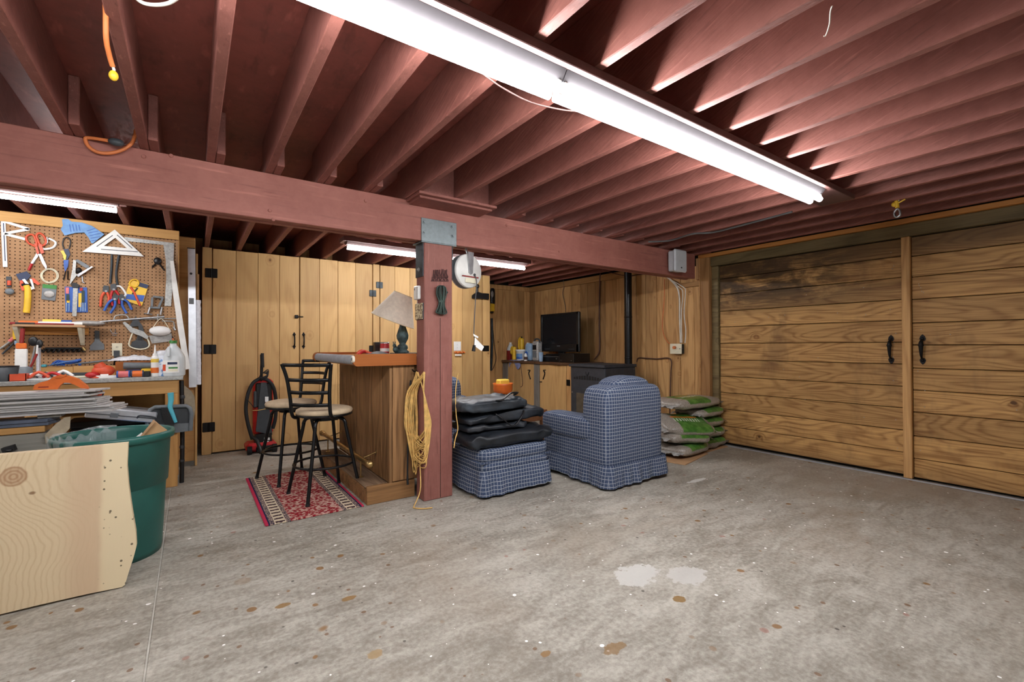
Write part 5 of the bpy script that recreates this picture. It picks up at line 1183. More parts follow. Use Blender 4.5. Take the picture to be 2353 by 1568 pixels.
G().prism([W(x, y, 'y', 3.49) for x, y in ((325, 995), (330, 1000), (310, 1012), (306, 1010))], (0, .02, 0)).thing('paper_slip', 'paper', 'white paper slip beside the carton in the bin', 'paper')

# ---------------- live-edge slab leaning on the bin
def slabmat():
    k = N('slab_wood'); p = k.obj(); s = k.n('ShaderNodeSeparateXYZ'); k.set(s.inputs[0], p)
    kn = V(-.19, 0, .555)
    def q_(c, sx_, sz_): return k.vm('LENGTH', k.scale(k.vm('SUBTRACT', p, tuple(c)), (sx_, 0, sz_)), (0, 0, 0))
    d = q_(KNOT-SLO, 1.0, 1.0); wob = k.noise(p, 7, 3, .5)
    bend = k.math('MULTIPLY', k.ramp(d, .42, .02), .16)
    ph = k.math('ADD', k.math('ADD', s.outputs[0], bend), k.math('MULTIPLY', wob, .05)); ph = k.math('ADD', ph, k.math('MULTIPLY', k.ramp(k.math('ABSOLUTE', k.math('SUBTRACT', s.outputs[2], .32)), .2, 0), -.05))
    left = k.ramp(s.outputs[0], .16, -.10)
    sw = k.math('POWER', k.math('ADD', k.math('MULTIPLY', k.math('SINE', k.math('MULTIPLY', ph, 300.0)), .5), .5), 4.0)
    fine = k.noise(k.scale(p, (1, 1, .04)), 160, 2)
    c = k.mix(k.math('ADD', k.math('MULTIPLY', k.math('MULTIPLY', sw, left), .22), k.math('MULTIPLY', fine, .18)), lin((216, 196, 162)), lin((166, 126, 82)))
    pinkish = k.math('MULTIPLY', k.ramp(s.outputs[0], -.05, .06), k.ramp(s.outputs[0], .145, .115)); c = k.mix(k.math('MULTIPLY', pinkish, .45), c, lin((194, 160, 132)))
    sap = k.ramp(k.math('ADD', s.outputs[0], k.math('MULTIPLY', wob, .03)), .125, .15); c = k.mix(k.math('MULTIPLY', sap, .8), c, lin((222, 204, 168)))
    v = k.voro(k.scale(p, (1, 0, 1)), 46); sp = k.n('ShaderNodeSeparateColor'); k.set(sp.inputs[0], v.outputs['Color'])
    worm = k.math('MULTIPLY', k.math('MULTIPLY', k.ramp(v.outputs['Distance'], .30, .18), k.math('LESS_THAN', sp.outputs[0], .30)), sap); c = k.mix(k.math('MULTIPLY', worm, .85), c, lin((60, 46, 34)))
    kd = k.math('ADD', d, k.math('MULTIPLY', k.noise(p, 26, 3), .014)); ring = k.math('ADD', k.math('MULTIPLY', k.math('SINE', k.math('MULTIPLY', kd, 420.0)), .16), .55)
    c = k.mix(k.math('MULTIPLY', k.ramp(kd, .058, .048), ring), c, lin((146, 100, 66)))
    d2 = q_(KNOT-SLO+V(.062, 0, -.085), 1.0, 1.6); c = k.mix(k.ramp(d2, .016, .006, 0, .8), c, lin((112, 76, 46)))
    k.out(c, .6, 0, .3); k.bump(fine, .1, .002)
LY = 2.985
pts = [(-330, 1080), (292, 1022), (290, 1075), (294, 1120), (303, 1180), (311, 1225), (313, 1258), (306, 1285), (296, 1315), (287, 1345), (280, 1350), (200, 1366), (90, 1391), (-330, 1492)]
wp = [W(x, y, 'y', LY) for x, y in pts]
tz = math.radians(6.0)
P3 = []
for q in wp:
    z = max(0.0, q.z); P3.append(V(q.x, LY+z*math.tan(tz)*.55, z))
SLO = V((min(p.x for p in P3)+max(p.x for p in P3))/2, (min(p.y for p in P3)+max(p.y for p in P3)+.045)/2, 0)
KNOT = W(25, 1100, 'y', LY)
SLO = V(W(150, 1200, 'y', LY).x, LY, 0)
slabmat()
g = G().prism(P3, (0, .045, 0)); o = g.thing('wood_slab', 'slab_wood', 'wide pale live edge timber slab leaning against the green bin', 'slab')
d = Vector(o.location)-SLO
for v_ in o.data.vertices: v_.co += d
o.location = SLO
# ================================================================== SEATING
def plaid():
    k = N('plaid'); p = k.obj(); nn = k.n('ShaderNodeNewGeometry').outputs['Normal']
    tr = k.n('ShaderNodeVectorTransform', vector_type='NORMAL', convert_from='WORLD', convert_to='OBJECT'); k.set(tr.inputs[0], nn)
    p = k.vm('ADD', p, k.scale(k.n('ShaderNodeTexNoise', i_Scale=9.0).outputs[1], (.008, .008, .008)))
    sp, sn = k.n('ShaderNodeSeparateXYZ'), k.n('ShaderNodeSeparateXYZ'); k.set(sp.inputs[0], p); k.set(sn.inputs[0], tr.outputs[0])
    def line(i, per, wdt, amt):
        m = k.math('PINGPONG', k.math('ADD', sp.outputs[i], 20.0), per/2); l = k.ramp(m, wdt, wdt*.55)
        return k.math('MULTIPLY', k.math('MULTIPLY', l, k.ramp(k.math('ABSOLUTE', sn.outputs[i]), .80, .62)), amt)
    def chk(i, per):
        m = k.math('PINGPONG', k.math('ADD', sp.outputs[i], 20.0), per/2); return k.math('MULTIPLY', k.ramp(m, per*.16, per*.26), k.ramp(k.math('ABSOLUTE', sn.outputs[i]), .8, .6))
    strong = k.math('MAXIMUM', k.math('MAXIMUM', line(0, .027, .0026, .50), line(1, .027, .0026, .50)), line(2, .029, .0027, .72))
    c = k.mix(k.ramp(k.noise(p, 150, 2), .35, .65), lin((58, 70, 96)), lin((80, 93, 120)))
    c = k.mix(k.math('MULTIPLY', k.math('MAXIMUM', chk(0, .027), chk(1, .027)), .25), c, lin((48, 58, 82)))
    c = k.mix(strong, c, lin((186, 190, 192)))
    k.out(c, .92, 0, .15); k.bump(k.noise(p, 260, 2), .4, .003)
plaid()
def puff(x0, x1, y0, y1, z0, z1, e=.28, n=28, m=16, M=None): return G().ell(((x0+x1)/2, (y0+y1)/2, (z0+z1)/2), (x1-x0)/2, (y1-y0)/2, (z1-z0)/2, n*2, m, M, e, e)
def skirt(x0, x1, y0, y1, z0, z1, seed=0, fl_=.03, rc=.06, nf=22):
    per = []
    def corner(cx, cy, a0): return [V(cx+rc*math.cos(a0+i*PI/12), cy+rc*math.sin(a0+i*PI/12), 0) for i in range(7)]
    loop = corner(x1-rc, y0+rc, -PI/2)+corner(x1-rc, y1-rc, 0)+corner(x0+rc, y1-rc, PI/2)+corner(x0+rc, y0+rc, PI)
    L = [0]
    for i in range(len(loop)): L.append(L[-1]+(loop[(i+1) % len(loop)]-loop[i]).length)
    T = L[-1]; cx, cy = (x0+x1)/2, (y0+y1)/2
    def f(u, v_):
        s = u*T; i = max(j for j in range(len(loop)) if L[j] <= s+1e-9); q = loop[i].lerp(loop[(i+1) % len(loop)], (s-L[i])/max(1e-9, L[i+1]-L[i]))
        tdir = (loop[(i+1) % len(loop)]-loop[i]).normalized(); nrm = V(tdir.y, -tdir.x, 0)
        fold = math.sin(s*nf*2.6+seed+2.0*math.sin(s*7+seed))*(.6+.4*math.sin(s*9+seed))+.8*math.sin(s*nf*.8+2)
        return V(q.x, q.y, z1-(z1-z0)*v_+.010*math.sin(s*4+seed)*v_)+nrm*(v_**.8*(fl_*.8+.0115*fold))
    return G().grid(f, 420, 7, True)
def armchair(name, label, w_=.79, dp=.90, tb=.32, loc=(0, 0, 0), rz=0, pillow=True):
    t = empty(name, (0, 0, 0), label, 'armchair', 'plaid armchairs')
    # local: back along y = 0, the seat opens towards +y
    puff(.02, w_-.02, .03, dp-.06, .06, .34, .18).build('base', 'plaid', t)
    def back(u, v_):
        a = 2*PI*u; pw = lambda q, e: math.copysign(abs(q)**e, q)
        ph = -PI/2+PI*v_; cp = pw(math.cos(ph), .22); q = V(w_/2+(w_/2-.012)*cp*pw(math.cos(a), .2), .03+tb/2+(tb/2)*cp*pw(math.sin(a), .35), .45+.395*pw(math.sin(ph), .30))
        q.y += .10*max(0, .55-q.z)*0; q.z += .012*math.sin(PI*(q.x/w_))*(q.z > .7); return q
    G().grid(back, 72, 22, True).build('backrest', 'plaid', t)
    for s in (0, 1):
        xa = 0.0 if s == 0 else w_-.20
        puff(xa-.012, xa+.212, tb*.6, dp, .36, .575, .45).build('arm', 'plaid', t); puff(xa+.012, xa+.19, tb*.5, dp-.03, .05, .46, .16).build('arm_panel', 'plaid', t)
    puff(.19, w_-.19, tb*.9, dp+.01, .33, .49, .35).build('seat_cushion', 'plaid', t)
    if pillow:
        def pil(u, v_):
            a = 2*PI*u; pw = lambda q, e: math.copysign(abs(q)**e, q); ph = -PI/2+PI*v_; cp = pw(math.cos(ph), .6)
            return V(w_*.56+.255*cp*pw(math.cos(a), .6), .03+tb*.60+.14*cp*pw(math.sin(a), .6), .838+.088*pw(math.sin(ph), .9)*(1-.30*pw(math.cos(a), 1)**2*cp))
        G().grid(pil, 48, 14, True).build('back_cushion', 'plaid', t)
    skirt(0, w_, .0, dp-.03, .028, .20, 1.1).build('skirt', 'plaid', t)
    for x in (.07, w_-.07):
        for y in (.07, dp-.12): G().lathe([(.022, 0), (.028, .05), (.028, .08)], (x, y, 0), 12).build('foot', 'black_plastic', t)
    t.location = loc; t.rotation_euler.z = rz; return t
armchair('plaid_armchair', 'blue plaid armchair with its back to us in front of the stove', loc=(2.805, 2.615, 0))
armchair('plaid_armchair', 'blue plaid armchair half hidden behind the post and black bags', .79, .90, .46, loc=(2.02, 5.28, 0), rz=-PI/2, pillow=False)
t = empty('plaid_ottoman', (2.2, 3.35, 0), 'blue plaid ottoman with a ruffled skirt beside the post', 'ottoman')
puff(1.845, 2.565, 3.045, 3.66, .265, .385, .32).build('cushion', 'plaid', t); puff(1.855, 2.555, 3.055, 3.65, .19, .285, .2).build('band', 'plaid', t)
G().tube([V(x, y, .277) for x, y in ((1.86, 3.06), (2.55, 3.06), (2.55, 3.645), (1.86, 3.645))], .010, 8, True).build('piping', 'plaid', t)
skirt(1.852, 2.558, 3.052, 3.655, .03, .215, 3.0, .035, .05, 19).build('skirt', 'plaid', t)
for x in (1.93, 2.48):
    for y in (3.13, 3.58): G().lathe([(.022, 0), (.028, .05), (.028, .2)], (x, y, 0), 12).build('foot', 'black_plastic', t)

# ---------------- black nylon carry bags piled on the ottoman
def bag(name, label, c, lx_, ly_, h, seed, mat='nylon', rz=0, tilt=0.0, handle_=None, pocket=None):
    t = empty(name, V(c[0], c[1], c[2]), label, 'bag', 'black nylon bags on the ottoman')
    pw = lambda q, e: math.copysign(abs(q)**e, q)
    R_ = Matrix.Translation(Vector(c)) @ Matrix.Rotation(rz, 4, 'Z') @ Matrix.Rotation(tilt, 4, 'Y')
    def f(u, v_):
        a = 2*PI*u; ph = -PI/2+PI*v_; cp = pw(math.cos(ph), .42)
        q = V(lx_/2*cp*pw(math.cos(a), .32), ly_/2*cp*pw(math.sin(a), .36), h/2+h/2*pw(math.sin(ph), .5))
        n1 = mnoise.noise(V(q.x*7+seed*3, q.y*7, q.z*9+seed)); n2 = mnoise.noise(V(q.x*3+seed, q.y*24, q.z*22)); n3 = mnoise.noise(V(q.x*16, q.y*5, q.z*14+seed*2))
        q.z = max(.0, q.z*(1+.20*n1*cp)+(.012*n2+.012*n3-.02*abs(n1))*(q.z > .01)); q.y += .014*n2+.016*n3; q.x += .015*n1
        return R_ @ q
    G().grid(f, 96, 30, True).build('body', mat, t)
    G().tube([R_ @ V(lx_*.46*math.cos(a)*1.0, ly_*.47*math.sin(a), h*.52) for a in [PI+PI*i/14 for i in range(15)]], .006, 6, smooth=2).build('zip_seam', 'black_plastic', t)
    if handle_:
        x0, x1, dz = handle_
        G().tube([R_ @ V(x0, -ly_*.47, h*.8), R_ @ V(x0+.04, -ly_*.53-.01, h*.45), R_ @ V((x0+x1)/2, -ly_*.53-.02, h*.45+dz), R_ @ V(x1-.04, -ly_*.53-.01, h*.45), R_ @ V(x1, -ly_*.47, h*.8)], .009, 6, smooth=5, flat=.5).build('handle', 'black_plastic', t)
    if pocket:
        G().tube([R_ @ V(*q) for q in pocket], .020, 8, smooth=6, flat=.35).build('shoulder_strap', 'black_plastic', t)
    return t
bag('carry_bag', 'longest black nylon bag lying lowest on the ottoman', (2.20, 3.24, .386), .86, .40, .118, 1.2, tilt=-.01)
bag('carry_bag', 'flat black nylon bag second from the bottom of the pile', (2.10, 3.33, .503), .62, .40, .06, 4.4, 'nylon')
bag('carry_bag', 'black nylon bag with a hanging handle, third in the pile', (2.19, 3.33, .563), .80, .40, .10, 2.7, tilt=-.02, handle_=(-.14, .14, -.075))
bag('carry_bag', 'shiny black nylon bag on top of the pile with a loose strap', (2.06, 3.33, .664), .68, .44, .10, 6.1, 'nylon_light', pocket=[(-.02, -.20, .09), (.03, -.23, .10), (.14, -.18, .135), (.26, -.1, .125), (.30, -.02, .10)])
G().tube([W(1047, 858, 'y', 3.262)+V(.01, -.02, 0), W(1047, 900, 'y', 3.25), W(1048, 950, 'y', 3.22), W(1052, 985, 'y', 3.2), W(1046, 1010, 'y', 3.18), W(1043, 1030, 'y', 3.16)], .0045, 6, smooth=6).thing('dangling_string', 'cord_yellow', 'thin tan string dangling beside the post in front of the bags', 'string')

# ---------------- coffee table and bucket
t = empty('coffee_table', (3.17, 4.5, 0), 'low brown wooden coffee table between the armchairs', 'table')
G().rbox(2.95, 3.40, 4.12, 4.95, .425, .455, .004).build('table_top', 'table_wood', t); 
for a in ((2.98, 3.37, 4.15, 4.17), (2.98, 3.37, 4.90, 4.92)): G().rbox(*a, .33, .424, .003).build('apron', 'table_wood', t)
for a in ((2.98, 3.0, 4.17, 4.9), (3.35, 3.37, 4.17, 4.9)): G().rbox(*a, .33, .424, .003).build('apron', 'table_wood', t)
for x in (2.965, 3.335):
    for y in (4.135, 4.885): G().rbox(x, x+.05, y, y+.05, 0, .425, .004).build('leg', 'table_wood', t)
G().rbox(3.0, 3.35, 4.17, 4.9, .12, .14, .003).build('lower_shelf', 'table_wood', t)
q = V(3.10, 4.60, .456); t = empty('white_bucket', q, 'low white bucket standing on the coffee table', 'bucket')
G().lathe([(.10, 0), (.105, .005), (.118, .115), (.135, .118), (.135, .145), (.125, .145), (.112, .02), (0, .02)], q, 28).build('shell', 'white_plastic', t)
g = G()
for i in range(10): g.tube([q+V(.12*math.cos(a*.6+i), .12*math.sin(a*.6+i), .148+.006*math.sin(a*2+i)) for a in range(9)], .006, 6, smooth=3)
g.build('cord_coil', 'cord_white', t)
q2 = q+V(0, 0, .162); t = empty('orange_bowl', q2, 'orange plastic bowl sitting on the white bucket', 'bowl')
G().lathe([(.085, 0), (.10, .004), (.118, .05), (.115, .10), (.124, .125), (.118, .127), (.108, .10), (.11, .05), (.09, .012), (0, .012)], q2, 28).build('shell', 'orange', t)
q3 = q2+V(-.0, 0, .05); G().rbox(q3.x-.075, q3.x+.07, q3.y-.05, q3.y+.05, q3.z, q3.z+.125, .014).thing('yellow_tub', 'yellow_pale', 'yellow square tub standing in the orange bowl', 'tub')
q = V(3.28, 4.42, .456); t = empty('blue_pen', q, 'bright blue stick lying on the coffee table', 'stick'); G().tube([q+V(-.12, .02, .009), q+V(.06, -.02, .009)], .009, 8).build('shaft', 'blue', t)

# ================================================================== TV CORNER
XC = 4.62
t = empty('tv_cabinet', (4.9, 5.95, 0), 'low pine cabinet with a dark counter under the television', 'cabinet')
G().box(XC+.03, XW-.03, 5.02, YB-.03, .06, .90).build('carcass', 'pine_wall', t)
ct = G(); ed = []
for i in range(25):
    y = 4.98+(YB-.03-4.98)*i/24; ed.append(V(XC-.035+.012*math.sin(i*1.1)+.006*math.sin(i*2.7), y, .902))
ct.prism(ed+[V(XW-.03, YB-.03, .902), V(XW-.03, 4.98, .902)], (0, 0, .038)).build('counter', 'counter_wood', t)
def yx(px): return W(px, 880, 'x', XC).y
G().rbox(XC-.01, XC+.03, yx(1167), yx(1156), 0, .90, .003).build('corner_post', 'grey_wood', t)
G().rbox(XC-.012, XC+.03, yx(1240), yx(1228), .02, .90, .003).build('stile', 'grey_wood', t)
G().rbox(XC-.01, XC+.03, 5.0, yx(1303), .0, .90, .003).build('stile', 'pine_wall', t)
for grp in ((1168, 1182, 1197, 1227), (1241, 1261, 1283, 1302)):
    d = G().box(XC+.006, XC+.03, yx(grp[-1]), yx(grp[0]), .07, .895).build('door', 'thread_gap', t)
    for a, b in zip(grp[:-1], grp[1:]): G().rbox(XC-.008, XC+.007, yx(b)+.0015, yx(a)-.0015, .06, .895, .003).build('plank', 'cupboard_pine', d)
    s = 1 if grp[0] < 1200 else -1; hx = 1218 if s == 1 else 1249
    def hp(px, py): return W(px, py, 'x', XC-.012)
    g = G(); g.tube([hp(hx-s*5, 851), hp(hx, 851), hp(hx, 853)], .007, 6).tube([hp(hx, 852), hp(hx+s*-3, 858), hp(hx-s*1, 866), hp(hx-s*-1, 872)], .010, 6, smooth=3); g.build('strap_handle', 'black_iron', d)
    if s < 0:
        G().tube([hp(1240.5, 878), hp(1245, 878)], .008, 6).build('latch', 'black_iron', d); q = hp(1306, 880); G().rbox(XC-.02, XC-.009, q.y-.04, q.y+.04, q.z-.045, q.z+.045, .006).build('hinge', 'black_iron', d)
q = W(1166, 882, 'x', XC-.012); G().rbox(XC-.02, XC-.009, q.y-.03, q.y+.03, q.z-.05, q.z+.05, .006).build('hinge', 'black_iron', t)
ZC = .9415
# television
t = empty('television', (4.9, 5.58, ZC), 'black flat television with a grey screen on the cabinet', 'television')
XT = 4.85
y0, y1, z0, z1 = 5.115, 6.038, 1.10, 1.72
G().rbox(XT, XT+.05, y0, y1, z0, z1, .012).build('housing', 'tv_black', t); G().rbox(XT+.05, XT+.12, y0+.12, y1-.12, z0+.1, z1-.1, .02).build('rear_case', 'tv_black', t)
G().box(XT-.0015, XT+.001, y0+.055, y1-.045, z0+.125, z1-.035).build('screen', 'tv_screen', t)
for a in ((y0, y1, z0, z0+.12), (y0, y1, z1-.035, z1), (y0, y0+.05, z0, z1), (y1-.04, y1, z0, z1)): G().rbox(XT-.010, XT+.002, *a, .004).build('bezel', 'black_plastic', t)
for yy in (y0+.16, y1-.18): G().rbox(XT-.0125, XT-.0095, yy-.07, yy+.07, z0+.035, z0+.048, .001).build('speaker_slot', 'dark_grey', t)
for i in range(4): G().box(XT-.0115, XT-.0095, (y0+y1)/2-.035+.02*i, (y0+y1)/2-.023+.02*i, z0+.085, z0+.10).build('maker_mark', 'grey_plastic', t)
G().rbox(XT+.03, XT+.08, 5.50, 5.64, ZC+.115, z0+.02, .008).build('stand_neck', 'tv_black', t); G().rbox(XT-.10, XT+.22, 5.36, 5.80, ZC+.105, ZC+.122, .006).build('stand_base', 'tv_black', t)
t = empty('video_player', (4.85, 5.6, ZC), 'black disc player under the television', 'player'); G().rbox(4.70, 5.06, 5.40, 5.88, ZC, ZC+.104, .004).build('case', 'tv_black', t); G().box(4.6985, 4.70, 5.42, 5.86, ZC+.078, ZC+.083).build('trim_line', 'grey_plastic', t); G().cyl((4.70, 5.46, ZC+.05), (4.69, 5.46, ZC+.05), .012, n=12).build('knob', 'steel', t)
t = empty('black_receiver', (4.8, 5.2, ZC), 'black receiver box at the stove end of the cabinet', 'receiver'); G().rbox(4.68, 5.02, 5.05, 5.375, ZC, ZC+.135, .004).build('case', 'tv_black', t)
for yy in (5.10, 5.33): G().cyl((4.68, yy, ZC+.03), (4.674, yy, ZC+.03), .006, n=8).build('screw', 'steel', t)
# bottles and things at the far end of the counter
def cp_(px, x): q = W(px, 825, 'x', x); return V(x, q.y, ZC)
GC = 'things on the tv cabinet'
q = cp_(1163, 4.80); G().rbox(q.x-.03, q.x+.03, q.y-.05, q.y+.05, ZC, ZC+.28, .006).thing('navy_packet', 'navy', 'tall dark blue packet at the far end of the cabinet', 'packet', GC)
q = cp_(1173, 4.74); t = empty('purple_jug', q, 'pale jug with red liquid beside the dark blue packet', 'jug', GC); G().lathe([(.062, 0), (.068, .01), (.068, .17)], q, 18).build('filled_part', 'dark_red', t); G().lathe([(.068, .171), (.064, .21), (.03, .28), (.02, .29)], q, 18).build('shoulder', 'jug_plastic', t); G().lathe([(.024, .288), (.024, .318), (0, .318)], q, 12).build('cap', 'white_plastic', t)
q = cp_(1185, 4.68); t = empty('small_tin', q, 'small white and blue tin before the pale jug', 'tin', GC); G().lathe([(.045, 0), (.045, .12)], q, 16).build('body', 'blue', t); G().lathe([(.047, .12), (.047, .145), (0, .145)], q, 16).build('lid', 'white_plastic', t)
def yjug(px, x, h, label):
    q = cp_(px, x); t = empty('yellow_jug', q, label, 'jug', GC)
    G().rbox(q.x-.035, q.x+.035, q.y-.055, q.y+.02, ZC, ZC+h*.97, .02).build('body', 'yellow', t)
    G().tube([q+V(0, -.03, h*.93), q+V(0, .03, h*.98), q+V(0, .068, h*.86), q+V(0, .070, h*.55), q+V(0, .02, h*.45)], .02, 8, smooth=4).build('handle', 'yellow', t); G().lathe([(.016, h*.96), (.016, h*1.05), (0, h*1.05)], q+V(0, -.01, 0), 10).build('cap', 'black_plastic', t)
yjug(1198, 4.86, .40, 'taller yellow oil jug with a hollow handle behind the white tub'); yjug(1180.5, 4.645, .24, 'shorter yellow oil jug in front of the taller one')
q = cp_(1197, 4.68); t = empty('white_tub', q, 'white plastic tub with a blue picture label', 'tub', GC); G().lathe([(.068, 0), (.074, .006), (.088, .165), (.094, .168), (.094, .19), (0, .19)], q, 22).build('tub', 'white_plastic', t); curved(q, .0855, .03, .12, math.radians(150), math.radians(250), 'sky_blue', 'label_sheet', t); curved(q, .086, .03, .06, math.radians(155), math.radians(245), 'blue', 'label_print', t)
q = cp_(1217, 4.74); t = empty('detergent_jug', q, 'grey blue detergent jug next to the white tub', 'jug', GC); G().ell(q+V(0, 0, .15), .05, .085, .15, 20, 12, e1=.4, e2=.6).build('body', 'pale_blue', t); G().ell(q+V(-.05, .03, .11), .006, .045, .055, 14, 8).build('label_patch', 'blue', t); G().lathe([(.026, .27), (.026, .31), (0, .31)], q+V(0, .04, 0), 12).build('cap', 'white_plastic', t)
q = cp_(1208, 4.64); t = empty('spray_can', q, 'small white and brown spray can at the counter edge', 'can', GC); G().lathe([(.03, 0), (.03, .085), (.012, .13)], q, 14).build('body', 'white_plastic', t); G().lathe([(.0305, .02), (.0305, .07)], q, 14).build('label_band', 'cord_brown', t)
q = cp_(1234, 4.70); t = empty('shop_radio', q, 'silver and black jobsite radio beside the television', 'radio', GC); G().rbox(q.x-.05, q.x+.06, q.y-.075, q.y+.075, ZC, ZC+.33, .02).build('case', 'silver_bag', t); G().rbox(q.x-.056, q.x-.049, q.y-.045, q.y+.05, ZC+.19, ZC+.27, .003).build('display', 'black_plastic', t); G().rbox(q.x-.056, q.x-.049, q.y-.05, q.y+.05, ZC+.06, ZC+.17, .003).build('grille', 'grey_plastic', t); G().tube([q+V(0, -.07, .30), q+V(0, -.05, .36), q+V(0, .05, .36), q+V(0, .07, .30)], .014, 8, smooth=4).build('carry_bar', 'dark_grey', t)
q = cp_(1243, 4.64); t = empty('clear_cup', q, 'clear plastic cup in front of the radio', 'cup', GC); G().lathe([(.03, 0), (.038, .15), (.035, .15), (.028, .005), (0, .005)], q, 16).build('cup', 'pale_blue', t)
q = cp_(1182, 4.61)
def cloth(u, v_):
    y = q.y-.20+.34*u; fx = v_*.26; x = 4.70-fx if fx < .105 else 4.595; z = ZC+.004+.012*abs(mnoise.noise(V(u*6, v_*5, 2))) if fx < .105 else ZC+.004-(fx-.105)*(.6+.4*math.sin(u*7))
    return V(x-.006*math.sin(u*9)*(fx > .1), y, z)
G().grid(cloth, 22, 14).thing('blue_cloth', plain('cloth_lilac', (150, 156, 196), .9, 0, .12, 20), 'pale lilac cloth hanging over the counter edge', 'cloth', GC)
G().tube([W(1196, 836, 'x', 4.60), W(1199, 860, 'x', 4.605), W(1201, 878, 'x', 4.607), W(1200, 887, 'x', 4.607), W(1196, 890, 'x', 4.607)], .005, 6, smooth=5).thing('hanging_lead', 'cord_brown', 'thin dark lead hanging down the cabinet front', 'cord')

# ---------------- pellet stove and its pipe
t = empty('pellet_stove', (4.65, 4.44, 0), 'dark grey pellet stove with arched vent slots', 'stove')
X0, X1, Y0, Y1 = 4.35, 4.95, 4.115, 4.765
G().rbox(X0+.01, X1, Y0, Y1, .03, .905, .006).build('body', 'stove_black', t); G().rbox(X0-.015, X1+.01, Y0-.015, Y1+.015, .906, .945, .006).build('top_plate', 'stove_black', t)
for i in range(11):
    f = (i-5)/5; yy = (Y0+Y1)/2-f*.245; h = .028+.028*(1-f*f)
    G().box(X0+.0065, X0+.0105, yy-.016, yy+.016, .735, .735+h).build('vent_slot', 'rubber', t)
for i in range(7):
    f = (i-3)/3; xx = 4.52-f*.11; G().box(xx-.013, xx+.013, Y0-.0008, Y0+.002, .74, .765+.02*(1-f*f)).build('vent_slot', 'rubber', t)
g = G(); yc = (Y0+Y1)/2; 
for s in (-1, 1): g.tube([V(X0+.008, yc, .79), V(X0+.008, yc+s*.02, .815), V(X0+.008, yc+s*.03, .84)], .005, 6)
g.build('emblem', 'rubber', t)
d = G().rbox(X0-.006, X0+.009, Y0+.03, Y1-.03, .14, .62, .005).build('fire_door', 'stove_black', t)
G().rbox(X0-.012, X0-.005, Y0+.13, Y1-.13, .23, .55, .003).build('glass', 'glass_dark', d); G().rbox(X0-.03, X0-.004, Y0+.10, Y1-.10, .205, .225, .004).build('ledge', 'grey_plastic', d)
for z in (.22, .55): G().ell((X0-.008, Y1-.05, z), .008, .012, .012, 8, 6).build('stud', 'steel', d)
G().box(4.70, 4.704, Y0-.003, Y0+.002, .05, .90).build('panel_seam', 'dark_grey', t); G().box(X0+.02, X1-.02, Y0+.02, Y1-.02, 0, .03).build('plinth', 'rubber', t); G().ell((4.915, Y0-.002, .88), .008, .006, .008, 8, 6).build('screw', 'steel', t)
t = empty('stove_pipe', (5.06, 4.33, .5), 'black stove pipe rising to the ceiling behind the stove', 'pipe')
for a, b in ((.45, 1.02), (1.022, 1.60), (1.602, 2.30)): G().cyl((5.06, 4.33, a), (5.06, 4.33, b), .052, n=24).build('section', 'black_metal', t)
for z in (1.02, 1.60): G().lathe([(.052, z-.012), (.055, z-.008), (.055, z+.008), (.052, z+.012)], (5.06, 4.33, 0), 24).build('joint_ring', 'black_metal', t)
G().tube([V(5.06, 4.33, .47), V(5.06, 4.33, .42), V(4.99, 4.33, .40), V(4.951, 4.33, .40)], .05, 16, smooth=3).build('elbow', 'black_metal', t)

# ---------------- long things hung in the recess at the back
t = empty('garden_trimmer', W(1133, 850, 'y', 6.84), 'black and yellow trimmer hanging on the back wall of the recess', 'trimmer')
def rr_(px, py, y=6.83): return W(px, py, 'y', y)
G().ell(rr_(1132, 684), .05, .03, .17, 16, 12, e1=.6).build('case', 'black_plastic', t); G().ell(rr_(1131, 676, 6.80), .03, .01, .06, 12, 8).build('panel', 'silver_bag', t); G().rbox(rr_(1126, 700).x, rr_(1135, 700).x, 6.80, 6.86, rr_(1130, 716).z, rr_(1130, 698).z, .008).build('yellow_body', 'yellow', t); G().ell(rr_(1130, 718), .035, .03, .02, 12, 8).build('tip', 'black_plastic', t)
t = empty('fishing_rod', rr_(1133, 855), 'slim dark rod case hanging in the recess with a looped strap', 'rod case'); G().tube([rr_(1130, 732), rr_(1131, 790), rr_(1128, 852)], .022, 10).build('case', 'dark_bracket', t); G().tube([rr_(1131, 740), rr_(1137, 800), rr_(1140, 825), rr_(1134, 845), rr_(1129, 852)], .006, 6, smooth=4).build('strap', 'rubber', t)

